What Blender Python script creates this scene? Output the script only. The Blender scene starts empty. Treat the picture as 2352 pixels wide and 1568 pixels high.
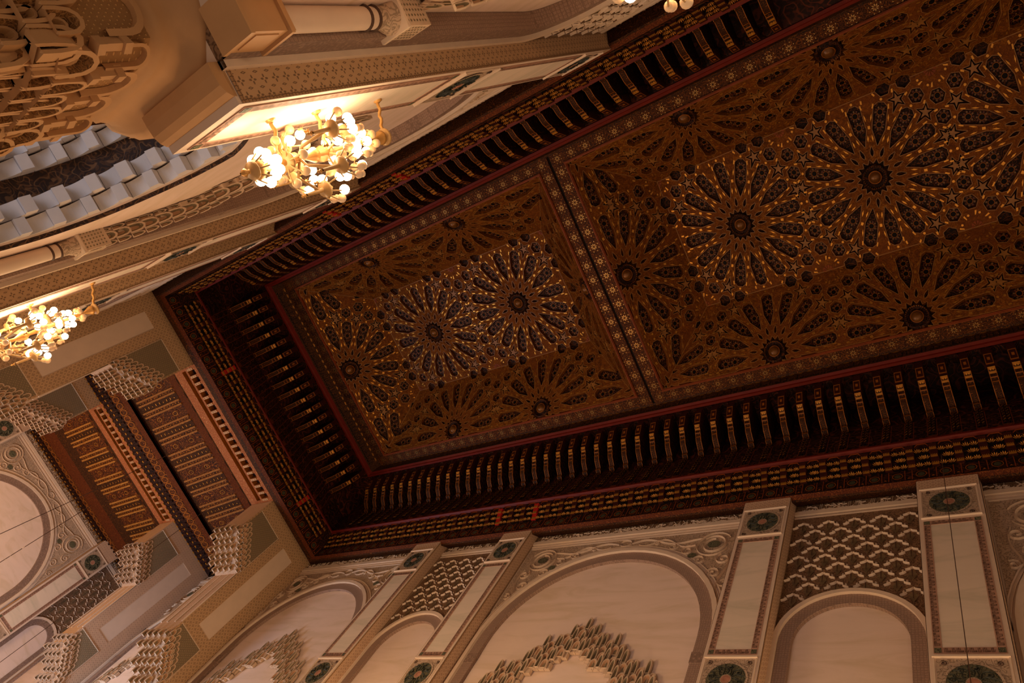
import bpy, math, random
from mathutils import Vector, Matrix
from mathutils.geometry import delaunay_2d_cdt
random.seed(7)
S = 40.0          # one unit of the room grid = 40 m (height of the ceiling frame above the eye)
EYE = 1.6
scn = bpy.context.scene
col = scn.collection

# ---------------------------------------------------------------- camera
cam_d = bpy.data.cameras.new('camera'); cam = bpy.data.objects.new('camera', cam_d); col.objects.link(cam)
cam_d.sensor_width = 36.0; cam_d.lens = 1589.69 / 2352.0 * 36.0
cam_d.clip_start = 0.1; cam_d.clip_end = 500
rx = Vector((-0.7977277387558194, -0.4181725095423296, 0.4344677284708236))
dn = Vector((0.25191396762876533, -0.8857083845016499, -0.3899487280874377))
fw = Vector((0.5478775481191581, -0.20162442780215734, 0.8118976427976573))
R3 = Matrix((rx, -dn, -fw)).transposed()
cam.matrix_world = Matrix.Translation((0, 0, EYE)) @ R3.to_4x4()
scn.camera = cam
# ---------------------------------------------------------------- look
scn.view_settings.view_transform = 'Standard'
scn.view_settings.look = 'None'
scn.view_settings.gamma = 1.0
scn.view_settings.use_curve_mapping = False
scn.view_settings.exposure = 0.0
# ---------------------------------------------------------------- world: dim warm hall light coming up from the carpeted hall
wd = bpy.data.worlds.new('hall_light'); scn.world = wd; wd.use_nodes = True
nt = wd.node_tree; bg = nt.nodes['Background']
tc = nt.nodes.new('ShaderNodeTexCoord'); sp = nt.nodes.new('ShaderNodeSeparateXYZ')
rp = nt.nodes.new('ShaderNodeValToRGB'); mr = nt.nodes.new('ShaderNodeMapRange')
nt.links.new(tc.outputs['Generated'], sp.inputs[0]); nt.links.new(sp.outputs['Z'], mr.inputs['Value'])
mr.inputs['From Min'].default_value = -1; mr.inputs['From Max'].default_value = 1
nt.links.new(mr.outputs[0], rp.inputs[0]); nt.links.new(rp.outputs[0], bg.inputs['Color'])
rp.color_ramp.elements[0].position = 0.0; rp.color_ramp.elements[0].color = (1.0, 0.68, 0.475, 1)
rp.color_ramp.elements[1].position = 0.75; rp.color_ramp.elements[1].color = (0.16, 0.085, 0.045, 1)
bg.inputs['Strength'].default_value = 0.425

def lamp(name, kind, p, energy, color, size=0.5, aim=None, size_y=None, spread=None):
    d = bpy.data.lights.new(name, kind); d.energy = energy; d.color = color
    if kind == 'AREA':
        d.size = size
        if size_y: d.shape = 'RECTANGLE'; d.size_y = size_y
        if spread: d.spread = spread
    else: d.shadow_soft_size = size
    o = bpy.data.objects.new(name, d); col.objects.link(o)
    o.location = (p[0]*S, p[1]*S, p[2]*S + EYE)
    if aim is not None:
        t = Vector((aim[0]*S, aim[1]*S, aim[2]*S + EYE)) - Vector(o.location)
        o.rotation_euler = t.to_track_quat('-Z', 'Y').to_euler()
    return o
CY = -0.2045      # centre line of the nave
WARM = (1.0, 0.62, 0.30)
LAMPX = (0.075, 0.275, 0.671, 0.8645)
# the wall lamps of the side we look along, hanging on the piers below the frame
for i, x in enumerate(LAMPX + (-0.12,)):
    lamp('pier_lamp_light', 'POINT', (x, CY - 0.262, 0.30), 900, WARM, 1.0)
# daylight of the aisle windows
lamp('aisle_window_light', 'AREA', (0.45, 0.36, 0.02), 700, (0.66, 0.78, 1.0), 9, aim=(0.47, 0.13, 0.33))
lamp('transept_window_light', 'AREA', (1.43, -0.34, 0.05), 3600, (0.66, 0.78, 1.0), 6, aim=(1.43, -0.52, 0.55))
# unseen point lights that warm the cross hall beyond the arch and the nave
lamp('cross_hall_unseen_light', 'POINT', (1.60, -0.10, 0.30), 3000, WARM, 2.0)
lamp('cross_hall_unseen_light', 'POINT', (1.78, 0.0, 0.45), 1300, WARM, 2.0)
lamp('nave_unseen_light', 'POINT', (0.62, -0.26, 0.30), 2300, WARM, 1.5)

# ---------------------------------------------------------------- mesh helper
def W(p): return (p[0]*S, p[1]*S, p[2]*S + EYE)
class MB:
    def __init__(s): s.v = []; s.f = []; s.m = []
    def add(s, vs, fs, mi=0):
        o = len(s.v); s.v += [tuple(a) for a in vs]
        for f in fs: s.f.append(tuple(o + i for i in f)); s.m.append(mi)
    def quad(s, a, b, c, d, mi=0): s.add([a, b, c, d], [(0, 1, 2, 3)], mi)
    def box(s, x0, x1, y0, y1, z0, z1, mi=0):
        s.hexa([(x0,y0,z0),(x1,y0,z0),(x1,y1,z0),(x0,y1,z0),(x0,y0,z1),(x1,y0,z1),(x1,y1,z1),(x0,y1,z1)], mi)
    def hexa(s, p, mi=0):
        s.add(p, [(0,3,2,1),(4,5,6,7),(0,1,5,4),(1,2,6,5),(2,3,7,6),(3,0,4,7)], mi)
    def prism(s, poly, fn, d0, d1, mi=0, caps=True):
        n = len(poly); a = [fn(u, v, d0) for u, v in poly]; b = [fn(u, v, d1) for u, v in poly]
        fs = [(i, (i+1) % n, n + (i+1) % n, n + i) for i in range(n)]
        s.add(a + b, fs, mi)
        if caps: s.cap([tuple(q) for q in poly], fn, d0, mi); s.cap([tuple(q) for q in poly], fn, d1, mi)
    def cap(s, poly, fn, d, mi=0):
        if len(poly) <= 4: s.add([fn(u, v, d) for u, v in poly], [tuple(range(len(poly)))], mi); return
        r = delaunay_2d_cdt([Vector(q) for q in poly], [], [list(range(len(poly)))], 1, 1e-9)
        s.add([fn(q[0], q[1], d) for q in r[0]], [tuple(f) for f in r[2]], mi)
    def grid(s, rows, mi=0, close=False):
        o = len(s.v); n = len(rows[0])
        for r in rows: s.v += [tuple(q) for q in r]
        for i in range(len(rows)-1):
            for j in range(n if close else n-1):
                k = (j+1) % n
                s.f.append((o+i*n+j, o+i*n+k, o+(i+1)*n+k, o+(i+1)*n+j)); s.m.append(mi)
    def lathe(s, prof, fn, seg=16, mi=0):
        rows = [[fn(r*math.cos(2*math.pi*k/seg), r*math.sin(2*math.pi*k/seg), h) for k in range(seg)] for r, h in prof]
        s.grid(rows, mi, True)
    def tube(s, pts, r, seg=6, mi=0):
        P = [Vector(p) for p in pts]; rows = []
        for i, p in enumerate(P):
            t = (P[min(i+1, len(P)-1)] - P[max(i-1, 0)]).normalized()
            a = t.cross(Vector((0.3, 0.2, 1))); a = a.normalized() if a.length > 1e-6 else Vector((1, 0, 0))
            b = t.cross(a).normalized(); rr = r[i] if isinstance(r, (list, tuple)) else r
            rows.append([p + (a*math.cos(2*math.pi*k/seg) + b*math.sin(2*math.pi*k/seg))*rr for k in range(seg)])
        s.grid(rows, mi, True)
    def build(s, name, mats, parent=None, org=None, smooth=False):
        me = bpy.data.meshes.new(name)
        pp = parent
        while pp is not None and '_o' not in pp: pp = pp.parent
        o3 = org if org is not None else (pp['_o'] if pp is not None else (0, 0, 0))
        o3 = tuple(o3)
        me.from_pydata([((p[0]-o3[0])*S, (p[1]-o3[1])*S, (p[2]-o3[2])*S) for p in s.v], [], s.f)
        for m in (mats if isinstance(mats, (list, tuple)) else [mats]): me.materials.append(m)
        me.polygons.foreach_set('material_index', s.m)
        if smooth: me.polygons.foreach_set('use_smooth', [True]*len(s.f))
        me.update()
        ob = bpy.data.objects.new(name, me); col.objects.link(ob)
        if parent is not None:
            ob.parent = parent
            if parent.type == 'MESH': pass
        else: ob.location = W(o3)
        return ob
def empty(name, p=(0, 0, 0), label=None, cat=None, group=None, rz=0.0):
    o = bpy.data.objects.new(name, None); col.objects.link(o); o.location = W(p); o.rotation_euler = (0, 0, rz)
    o['_o'] = list(p); o.empty_display_size = 0.2
    tag(o, label, cat, group); return o
def tag(o, label=None, cat=None, group=None, kind=None):
    if label: o['label'] = label
    if cat: o['category'] = cat
    if group: o['group'] = group
    if kind: o['kind'] = kind
    return o
def struct(o): o['kind'] = 'structure'; return o
def copy_tree(o, parent=None):
    c = o.copy(); col.objects.link(c)
    if parent is not None: c.parent = parent
    for ch in o.children: copy_tree(ch, c)
    return c
# plate with holes: outer polygon and hole polygons in 2D, fn(u, v, d) -> 3D ; thickness t ; backing at depth t
def plate(mb, outer, holes, fn, t, mi=0, mi_side=None, mb_back=None, back_i=0, edge=None):
    verts = []; faces = []
    def addp(poly):
        o = len(verts); verts.extend(Vector(q) for q in poly); faces.append(list(range(o, o+len(poly))))
    addp(outer)
    x0 = min(q[0] for q in outer); x1 = max(q[0] for q in outer); y0 = min(q[1] for q in outer); y1 = max(q[1] for q in outer)
    for h in holes:
        if max(q[0] for q in h) < x0 or min(q[0] for q in h) > x1 or max(q[1] for q in h) < y0 or min(q[1] for q in h) > y1: continue
        addp(h)
    r = delaunay_2d_cdt(verts, [], faces, 0, 1e-7)
    V, F, OF = r[0], r[2], r[5]
    solid = []; hol = []
    for f, of in zip(F, OF):
        if 0 not in of: continue
        (solid if len(of) == 1 else hol).append(tuple(f))
    mb.add([fn(q[0], q[1], 0) for q in V], solid, mi)
    ed = {}
    for f in solid:
        for i in range(len(f)): ed[(f[i], f[(i+1) % len(f)])] = 1
    vs = []; fs = []
    for (a, b) in ed:
        if (b, a) not in ed:
            o = len(vs); A, B = V[a], V[b]
            vs += [fn(A[0], A[1], 0), fn(B[0], B[1], 0), fn(B[0], B[1], t), fn(A[0], A[1], t)]; fs.append((o, o+1, o+2, o+3))
            if edge:
                ew, ed_, em = edge; dx, dy = B[0]-A[0], B[1]-A[1]; l = math.hypot(dx, dy)
                if l > 1e-6:
                    px_, py_ = -dy/l*ew, dx/l*ew
                    mb.add([fn(A[0], A[1], ed_), fn(B[0], B[1], ed_), fn(B[0]+px_, B[1]+py_, ed_), fn(A[0]+px_, A[1]+py_, ed_)], [(0, 1, 2, 3)], em)
    mb.add(vs, fs, mi if mi_side is None else mi_side)
    if mb_back is not None:
        mb_back.add([fn(q[0], q[1], t) for q in V], solid + hol, back_i)
def inside(poly, x, y):
    c = False; n = len(poly)
    for i in range(n):
        x1, y1 = poly[i]; x2, y2 = poly[(i+1) % n]
        if (y1 > y) != (y2 > y) and x < (x2-x1)*(y-y1)/(y2-y1) + x1: c = not c
    return c

# ---------------------------------------------------------------- materials
def srgb(r, g, b):
    f = lambda c: (c/255/12.92) if c/255 <= 0.04045 else ((c/255+0.055)/1.055)**2.4
    return (f(r), f(g), f(b), 1)
class N:
    def __init__(s, name):
        s.m = bpy.data.materials.new(name); s.m.use_nodes = True; s.t = s.m.node_tree
        s.b = s.t.nodes['Principled BSDF']; s.tc = s.t.nodes.new('ShaderNodeTexCoord')
        s.co = s.tc.outputs['Object']
    def node(s, k, **kw):
        n = s.t.nodes.new(k)
        for a, v in kw.items(): setattr(n, a, v)
        return n
    def inp(s, n, i, v):
        if v is None: return
        if isinstance(v, bpy.types.NodeSocket): s.t.links.new(v, n.inputs[i])
        else: n.inputs[i].default_value = v
    def math(s, op, a, b=None, c=None, clamp=False):
        n = s.node('ShaderNodeMath', operation=op, use_clamp=clamp); s.inp(n, 0, a)
        if b is not None: s.inp(n, 1, b)
        if c is not None: s.inp(n, 2, c)
        return n.outputs[0]
    def xyz(s):
        n = s.node('ShaderNodeSeparateXYZ'); s.t.links.new(s.co, n.inputs[0]); return n.outputs
    def vec(s, x, y, z=0.0):
        n = s.node('ShaderNodeCombineXYZ'); s.inp(n, 0, x); s.inp(n, 1, y); s.inp(n, 2, z); return n.outputs[0]
    def noise(s, scale, detail=3, vec=None, rough=0.5, dist=0.0):
        n = s.node('ShaderNodeTexNoise'); s.t.links.new(vec or s.co, n.inputs['Vector'])
        n.inputs['Scale'].default_value = scale; n.inputs['Detail'].default_value = detail; n.inputs['Roughness'].default_value = rough
        n.inputs['Distortion'].default_value = dist
        return n.outputs['Fac']
    def voro(s, scale, feat='DISTANCE_TO_EDGE', vec=None, rnd=1.0):
        n = s.node('ShaderNodeTexVoronoi', feature=feat); s.t.links.new(vec or s.co, n.inputs['Vector'])
        n.inputs['Scale'].default_value = scale; n.inputs['Randomness'].default_value = rnd
        return n.outputs[0]
    def ramp(s, fac, stops, interp='LINEAR'):
        n = s.node('ShaderNodeValToRGB'); n.color_ramp.interpolation = interp; s.inp(n, 0, fac)
        e = n.color_ramp.elements
        while len(e) < len(stops): e.new(0.5)
        for i, (p, c) in enumerate(stops): e[i].position = p; e[i].color = c if len(c) == 4 else (*c, 1)
        return n.outputs[0]
    def mix(s, fac, a, b):
        n = s.node('ShaderNodeMix', data_type='RGBA'); s.inp(n, 0, fac); s.inp(n, 6, a); s.inp(n, 7, b); return n.outputs[2]
    def bump(s, h, strength=0.5, dist=0.05):
        n = s.node('ShaderNodeBump'); s.inp(n, 'Height', h); n.inputs['Strength'].default_value = strength
        n.inputs['Distance'].default_value = dist; s.t.links.new(n.outputs[0], s.b.inputs['Normal'])
    def out(s, color, rough=0.5, metal=0.0, spec=0.5):
        s.inp(s.b, 'Base Color', color); s.inp(s.b, 'Roughness', rough); s.inp(s.b, 'Metallic', metal)
        s.b.inputs['Specular IOR Level'].default_value = spec
        return s.m
def plain(name, c, rough=0.6, metal=0.0, noise_amt=0.15, nscale=3.0, bump=0.0, spec=0.4):
    n = N(name)
    f = n.noise(nscale, 4); d = tuple(x*(1-noise_amt*2) for x in c[:3]) + (1,)
    cc = n.ramp(f, [(0.3, d), (0.7, c)])
    if bump: n.bump(n.noise(nscale*6, 3), bump, 0.02)
    return n.out(cc, rough, metal, spec)
def vines(n, scale, v, k=6.0):
    f = n.noise(scale*0.5, 1.5, v, 0.4, 0.3); t = n.math('FRACT', n.math('MULTIPLY', f, k))
    return n.math('MULTIPLY', n.math('ABSOLUTE', n.math('SUBTRACT', t, 0.5)), 2.0)
def painted(name, base, mid, line, scale, rough=0.62, gold=0.0, stretch=(1, 1, 1), spec=0.15):
    """carved and painted wood: arabesque lines over a dark ground"""
    n = N(name); mp = n.node('ShaderNodeMapping'); n.t.links.new(n.co, mp.inputs[0]); mp.inputs['Scale'].default_value = stretch
    v = mp.outputs[0]; w = n.noise(scale*0.8, 2, v)
    vv = n.node('ShaderNodeVectorMath', operation='ADD'); n.t.links.new(v, vv.inputs[0])
    sc = n.node('ShaderNodeVectorMath', operation='SCALE'); nn = n.node('ShaderNodeTexNoise'); n.t.links.new(v, nn.inputs[0]); nn.inputs['Scale'].default_value = scale*0.7
    n.t.links.new(nn.outputs['Color'], sc.inputs[0]); sc.inputs[3].default_value = 0.9/scale; n.t.links.new(sc.outputs[0], vv.inputs[1])
    e = vines(n, scale*1.25, v, 7.0); e2 = vines(n, scale*2.6, v, 5.0)
    a = n.ramp(e2, [(0.25, mid), (0.50, base)])
    b = n.ramp(e, [(0.10, (0.9, 0.9, 0.9)), (0.26, (0, 0, 0))])
    c = n.mix(b, a, line)
    n.bump(e, 0.4, 0.03)
    return n.out(c, rough, gold, spec)
DARK = srgb(30, 12, 8); BROWN = srgb(92, 46, 22); OCH = srgb(150, 88, 38)
m_strap = None
def strap():
    n = N('carved_star_lattice_wood')
    f = n.noise(2.2, 5, rough=0.75, dist=1.5); e = vines(n, 9.0, n.co, 5.0); g = n.noise(0.35, 2)
    c = n.ramp(f, [(0.3, srgb(64, 32, 7)), (0.5, srgb(112, 61, 14)), (0.66, srgb(144, 86, 23))])
    c = n.mix(n.ramp(e, [(0.12, (0.55, 0.55, 0.55)), (0.35, (0, 0, 0))]), c, srgb(62, 30, 10))
    c = n.mix(n.ramp(g, [(0.35, (0, 0, 0)), (0.65, (0.5, 0.5, 0.5))]), c, srgb(112, 58, 22))
    n.bump(e, 0.5, 0.03)
    return n.out(c, 0.65, 0.0, 0.1)
M = {}
M['strap'] = strap()
M['coffer'] = painted('dark_painted_coffer', srgb(24, 11, 6), srgb(60, 27, 8), srgb(98, 52, 16), 3.2, spec=0.15)
M['disc'] = plain('black_painted_disc', srgb(18, 11, 9), 0.55, spec=0.1)
M['rim'] = plain('ochre_painted_rim', srgb(152, 86, 24), 0.55, spec=0.2)
M['petal'] = plain('red_painted_petal', srgb(92, 40, 18), 0.55)
M['petal2'] = plain('pale_painted_petal', srgb(120, 82, 42), 0.55)
M['gold'] = plain('gilded_mark', srgb(214, 150, 62), 0.40, 0.75, 0.1, 5)
M['goldd'] = plain('dull_inlay', srgb(180, 136, 80), 0.36, 0.8, 0.1, 5)
M['goldp'] = plain('gold_paint', srgb(186, 122, 34), 0.42, 0.3, 0.15, 5)
M['border'] = painted('brown_carved_border', srgb(50, 23, 8), srgb(86, 43, 13), srgb(120, 66, 20), 4.5)
M['borderd'] = painted('dark_carved_border', srgb(34, 17, 10), srgb(66, 34, 18), srgb(104, 62, 32), 4.5)
M['rail'] = plain('oxblood_wood_rail', srgb(104, 24, 9), 0.5, 0, 0.12, 2, spec=0.2)
M['orange'] = painted('orange_brown_moulding', srgb(88, 38, 11), srgb(70, 27, 8), srgb(118, 62, 20), 6.0)
M['frameo'] = plain('copper_brown_moulding', srgb(136, 62, 22), 0.5, spec=0.2)
M['maroon'] = plain('dark_red_wood', srgb(58, 19, 10), 0.55, spec=0.2)
M['black'] = plain('shadow_gap', srgb(8, 5, 4), 0.8)
M['frieze'] = painted('dark_ogive_frieze', srgb(28, 13, 9), srgb(58, 26, 16), srgb(98, 52, 28), 2.4)
M['dwood'] = painted('very_dark_carved_wood', srgb(26, 11, 7), srgb(46, 20, 10), srgb(80, 38, 18), 3.0)
M['carved'] = painted('brown_inscribed_strip', srgb(42, 21, 7), srgb(62, 31, 9), srgb(104, 58, 17), 5.5, stretch=(1, 1, 1.6))
M['red'] = plain('bright_red_paint', srgb(170, 32, 20), 0.4)
M['green'] = plain('dark_green_paint', srgb(62, 66, 48), 0.5)

def cream(name, base, mott, rough=0.75):
    n = N(name); x, y, z = n.xyz()
    v = n.vec(n.math('MULTIPLY', x, 0.5), y, n.math('MULTIPLY', z, 3.0))
    f = n.noise(0.35, 5, v, 0.6, 1.2); g = n.noise(3, 3)
    c = n.ramp(f, [(0.32, mott), (0.52, base), (0.75, tuple(q*1.04 for q in base[:3]))])
    n.bump(g, 0.15, 0.02); return n.out(c, rough, 0, 0.25)
M['plaster'] = cream('veined_cream_plaster', srgb(232, 208, 192), srgb(220, 196, 172))
M['plasterg'] = cream('veined_grey_cream_plaster', srgb(224, 206, 186), srgb(208, 194, 172))
M['stone'] = plain('smooth_cream_stone', srgb(222, 198, 176), 0.7, 0, 0.04, 1.0, 0.1)
M['mould'] = plain('pale_cream_moulding', srgb(226, 202, 178), 0.6, 0, 0.04, 2)
M['white'] = plain('white_painted_block', srgb(214, 206, 204), 0.75, 0, 0.05, 1.2, 0.1)

def dots(name, base, dark, a, diag=True, kind='motif'):
    """printed rows of little diamond motifs"""
    n = N(name); x, y, z = n.xyz(); u = n.math('ADD', x, y); v = z
    if kind == 'motif':
        p = n.math('DIVIDE', n.math('ADD', u, v), a); q = n.math('DIVIDE', n.math('SUBTRACT', u, v), a)
        fx = n.math('SUBTRACT', n.math('FRACT', p), 0.5); fy = n.math('SUBTRACT', n.math('FRACT', q), 0.5)
        cell = n.math('MODULO', n.math('ADD', n.math('FLOOR', p), n.math('FLOOR', q)), 2.0)
        ax = n.math('ABSOLUTE', fx); ay = n.math('ABSOLUTE', fy)
        mx = n.math('MAXIMUM', ax, ay); mn = n.math('MINIMUM', ax, ay)
        star = n.math('MULTIPLY', n.math('LESS_THAN', mx, 0.33), n.math('GREATER_THAN', n.math('ADD', mn, n.math('MULTIPLY', mx, 0.0)), 0.05))
        star = n.math('MULTIPLY', star, n.math('LESS_THAN', n.math('ADD', mx, n.math('MULTIPLY', mn, -0.8)), 0.16))
        star = n.math('MULTIPLY', star, n.math('GREATER_THAN', mx, 0.10))
        w = n.math('ADD', n.math('ABSOLUTE', n.math('ADD', fx, fy)), n.math('MULTIPLY', n.math('ABSOLUTE', n.math('SUBTRACT', fx, fy)), 0.4))
        leaf = n.math('MULTIPLY', n.math('LESS_THAN', w, 0.20), n.math('GREATER_THAN', w, 0.07))
        k = n.math('ADD', n.math('MULTIPLY', star, n.math('SUBTRACT', 1.0, n.math('ABSOLUTE', cell))), n.math('MULTIPLY', leaf, n.math('ABSOLUTE', cell)), clamp=True)
    elif kind == 'net':
        p = n.math('DIVIDE', n.math('ADD', u, v), a); q = n.math('DIVIDE', n.math('SUBTRACT', u, v), a)
        fx = n.math('SUBTRACT', n.math('FRACT', p), 0.5); fy = n.math('SUBTRACT', n.math('FRACT', q), 0.5)
        d = n.math('SQRT', n.math('ADD', n.math('MULTIPLY', fx, fx), n.math('MULTIPLY', fy, fy)))
        k = n.math('SUBTRACT', 1.0, n.ramp(d, [(0.14, (0, 0, 0)), (0.26, (1, 1, 1))]))
        k = n.math('SUBTRACT', 1.0, k)
        n.bump(n.math('SUBTRACT', 1.0, k), 0.8, 0.12*a)
        c = n.mix(n.math('MULTIPLY', k, 0.75), base, dark)
        return n.out(c, 0.7, 0, 0.25)
    f = n.noise(2.0, 3)
    c = n.mix(n.math('MULTIPLY', k, 0.85), n.ramp(f, [(0.3, tuple(q*0.92 for q in base[:3])), (0.7, base)]), dark)
    return n.out(c, 0.7, 0, 0.25)
M['dots'] = dots('cream_with_printed_diamonds', srgb(196, 160, 122), srgb(108, 84, 62), 0.30)
M['dotsp'] = dots('pinkish_cream_with_printed_diamonds', srgb(206, 172, 142), srgb(138, 104, 82), 0.22)
M['net'] = dots('olive_netted_plaster', srgb(172, 150, 118), srgb(112, 96, 74), 0.20, kind='net')
def hexband(name, base, dark, scale):
    n = N(name); e = n.voro(scale, rnd=0.25); f = n.noise(scale*1.5, 3)
    c = n.mix(n.ramp(e, [(0.02, (1, 1, 1)), (0.12, (0, 0, 0))]), n.ramp(f, [(0.3, base), (0.7, tuple(q*1.25 for q in base[:3]))]), dark)
    n.bump(e, 0.4, 0.03); return n.out(c, 0.7, 0, 0.25)
M['band'] = hexband('grey_honeycomb_arch_band', srgb(150, 124, 108), srgb(130, 106, 92), 9.0)
def relief(name, base, deep, scale, strength=1.0, dist=0.12):
    n = N(name); nn = n.node('ShaderNodeTexNoise'); n.t.links.new(n.co, nn.inputs[0]); nn.inputs['Scale'].default_value = scale*0.6
    sc = n.node('ShaderNodeVectorMath', operation='SCALE'); n.t.links.new(nn.outputs['Color'], sc.inputs[0]); sc.inputs[3].default_value = 1.6/scale
    ad = n.node('ShaderNodeVectorMath', operation='ADD'); n.t.links.new(n.co, ad.inputs[0]); n.t.links.new(sc.outputs[0], ad.inputs[1])
    e = vines(n, scale*1.5, n.co, 6.0); h = n.ramp(e, [(0.15, (0, 0, 0)), (0.5, (1, 1, 1))])
    c = n.mix(h, deep, base); n.bump(h, strength, dist); return n.out(c, 0.7, 0, 0.25)
M['relief'] = relief('carved_cream_relief_ground', srgb(190, 164, 140), srgb(152, 130, 108), 6.5, 0.5, 0.03)
M['reliefd'] = relief('carved_grey_brown_relief', srgb(140, 108, 80), srgb(98, 72, 50), 7.0, 0.6, 0.03)
M['greenrel'] = relief('carved_dark_green_medallion', srgb(112, 108, 84), srgb(62, 64, 48), 9.0, 0.6, 0.03)
M['ink'] = plain('dark_brown_lettering', srgb(84, 58, 42), 0.7)
M['inkpink'] = plain('brown_pink_border', srgb(190, 146, 122), 0.7)
M['pink'] = plain('pink_rosette_paint', srgb(196, 138, 112), 0.6)
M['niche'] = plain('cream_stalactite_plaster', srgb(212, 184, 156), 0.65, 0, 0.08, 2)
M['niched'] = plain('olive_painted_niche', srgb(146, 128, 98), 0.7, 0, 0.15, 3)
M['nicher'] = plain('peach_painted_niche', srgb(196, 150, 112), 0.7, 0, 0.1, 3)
M['tan'] = plain('tan_stalactite_plaster', srgb(198, 150, 96), 0.6, 0, 0.12, 2)
M['tannet'] = dots('tan_knotted_plaster', srgb(200, 154, 100), srgb(140, 100, 60), 0.13, kind='net')

# ================================================================ CEILING PANELS
def holes_for(u0, u1, v0, v1):
    H = []; R = []; marks = []; stars = []; seen = set()
    def pol(cx, cy, r, a): return (cx + r*math.cos(math.radians(a)), cy + r*math.sin(math.radians(a)))
    def hexp(x, y, rot):
        k = (round(x, 3), round(y, 3))
        if k in seen: return
        seen.add(k); H.append([pol(x, y, 0.047, rot + 60*q) for q in range(6)]); R.append((x, y, 0.017, 8))
    for i in range(math.floor(u0)-1, math.ceil(u1)+2):
        for j in range(math.floor(v0)-1, math.ceil(v1)+2):
            H.append([pol(i, j, 0.118 if q % 2 == 0 else 0.088, 11.25*q) for q in range(32)])
            for k in range(16):
                a = 22.5*k; ca, sa = math.cos(math.radians(a)), math.sin(math.radians(a))
                f = lambda r, w: (i + r*ca - w*sa, j + r*sa + w*ca)
                H.append([f(0.200, 0), f(0.300, -0.040), f(0.438, -0.043), f(0.462, -0.018), f(0.462, 0.018), f(0.438, 0.043), f(0.300, 0.040)])
                R.append((*f(0.325, 0), 0.017, 10)); R.append((*f(0.402, 0), 0.017, 10))
                b = a + 11.25; cb, sb = math.cos(math.radians(b)), math.sin(math.radians(b))
                g = lambda r, w: (i + r*cb - w*sb, j + r*sb + w*cb)
                H.append([g(0.132, 0), g(0.150, -0.010), g(0.168, -0.010), g(0.200, 0), g(0.168, 0.010), g(0.150, 0.010)])
                sx, sy = pol(i, j, 0.490, b)
                st = [pol(sx, sy, (0.060 if q else 0.085) if (q % 2 == 0) else 0.026, b + 180 + 36*q) for q in range(10)]
                H.append(st); stars.append([pol(sx, sy, 0.042 if q % 2 == 0 else 0.015, b + 180 + 36*q) for q in range(10)])
                # gilded marks
                marks.append([g(0.305, -0.008), g(0.325, -0.008), g(0.325, 0.008), g(0.305, 0.008)])
                for sg in (-1, 1):
                    marks.append([g(0.225, sg*0.016), g(0.245, sg*0.020), g(0.270, sg*0.013), g(0.248, sg*0.009)])
                    marks.append([g(0.350, sg*0.014), g(0.372, sg*0.024), g(0.398, sg*0.026), g(0.374, sg*0.015)])
                    marks.append([g(0.425, sg*0.038), g(0.452, sg*0.046), g(0.455, sg*0.038), g(0.428, sg*0.030)])
                    marks.append([g(0.520, sg*0.044), g(0.540, sg*0.052), g(0.546, sg*0.043), g(0.526, sg*0.035)])
                marks.append([pol(*f(0.480, 0), 0.009, 60*q) for q in range(6)])
            for x, y in ((0.5, 0.337), (0.5, -0.337), (-0.5, 0.337), (-0.5, -0.337)):
                hexp(i+x, j+y, 0); hexp(i+y, j+x, 30)
            for x, y in ((0.5, 0.21), (0.5, -0.21), (-0.5, 0.21), (-0.5, -0.21)):
                hexp(i+x, j+y, 30); hexp(i+y, j+x, 0)
            for x in (-1, 1):
                for y in (-1, 1): hexp(i+0.385*x, j+0.385*y, 15)
            for x in (0.5,):
                for y in (0.5,):
                    k = (round(i+x, 3), round(j+y, 3))
                    for q in range(8):
                        marks.append([pol(i+x, j+y, 0.075, 45*q+3), pol(i+x, j+y, 0.105, 45*q+6), pol(i+x, j+y, 0.105, 45*q+12), pol(i+x, j+y, 0.08, 45*q+9)])
                        marks.append([pol(*pol(i+x, j+y, 0.09, 45*q+22.5), 0.008, 60*e) for e in range(6)])
    return H, R, marks, stars

def lathe_at(mb, P, u, v, prof, seg, mi):
    """P(u, v, t) plate mapping; profile radius in cell units"""
    mb.lathe(prof, lambda a, b, h: P(u+a, v+b, h), seg, mi)

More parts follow.
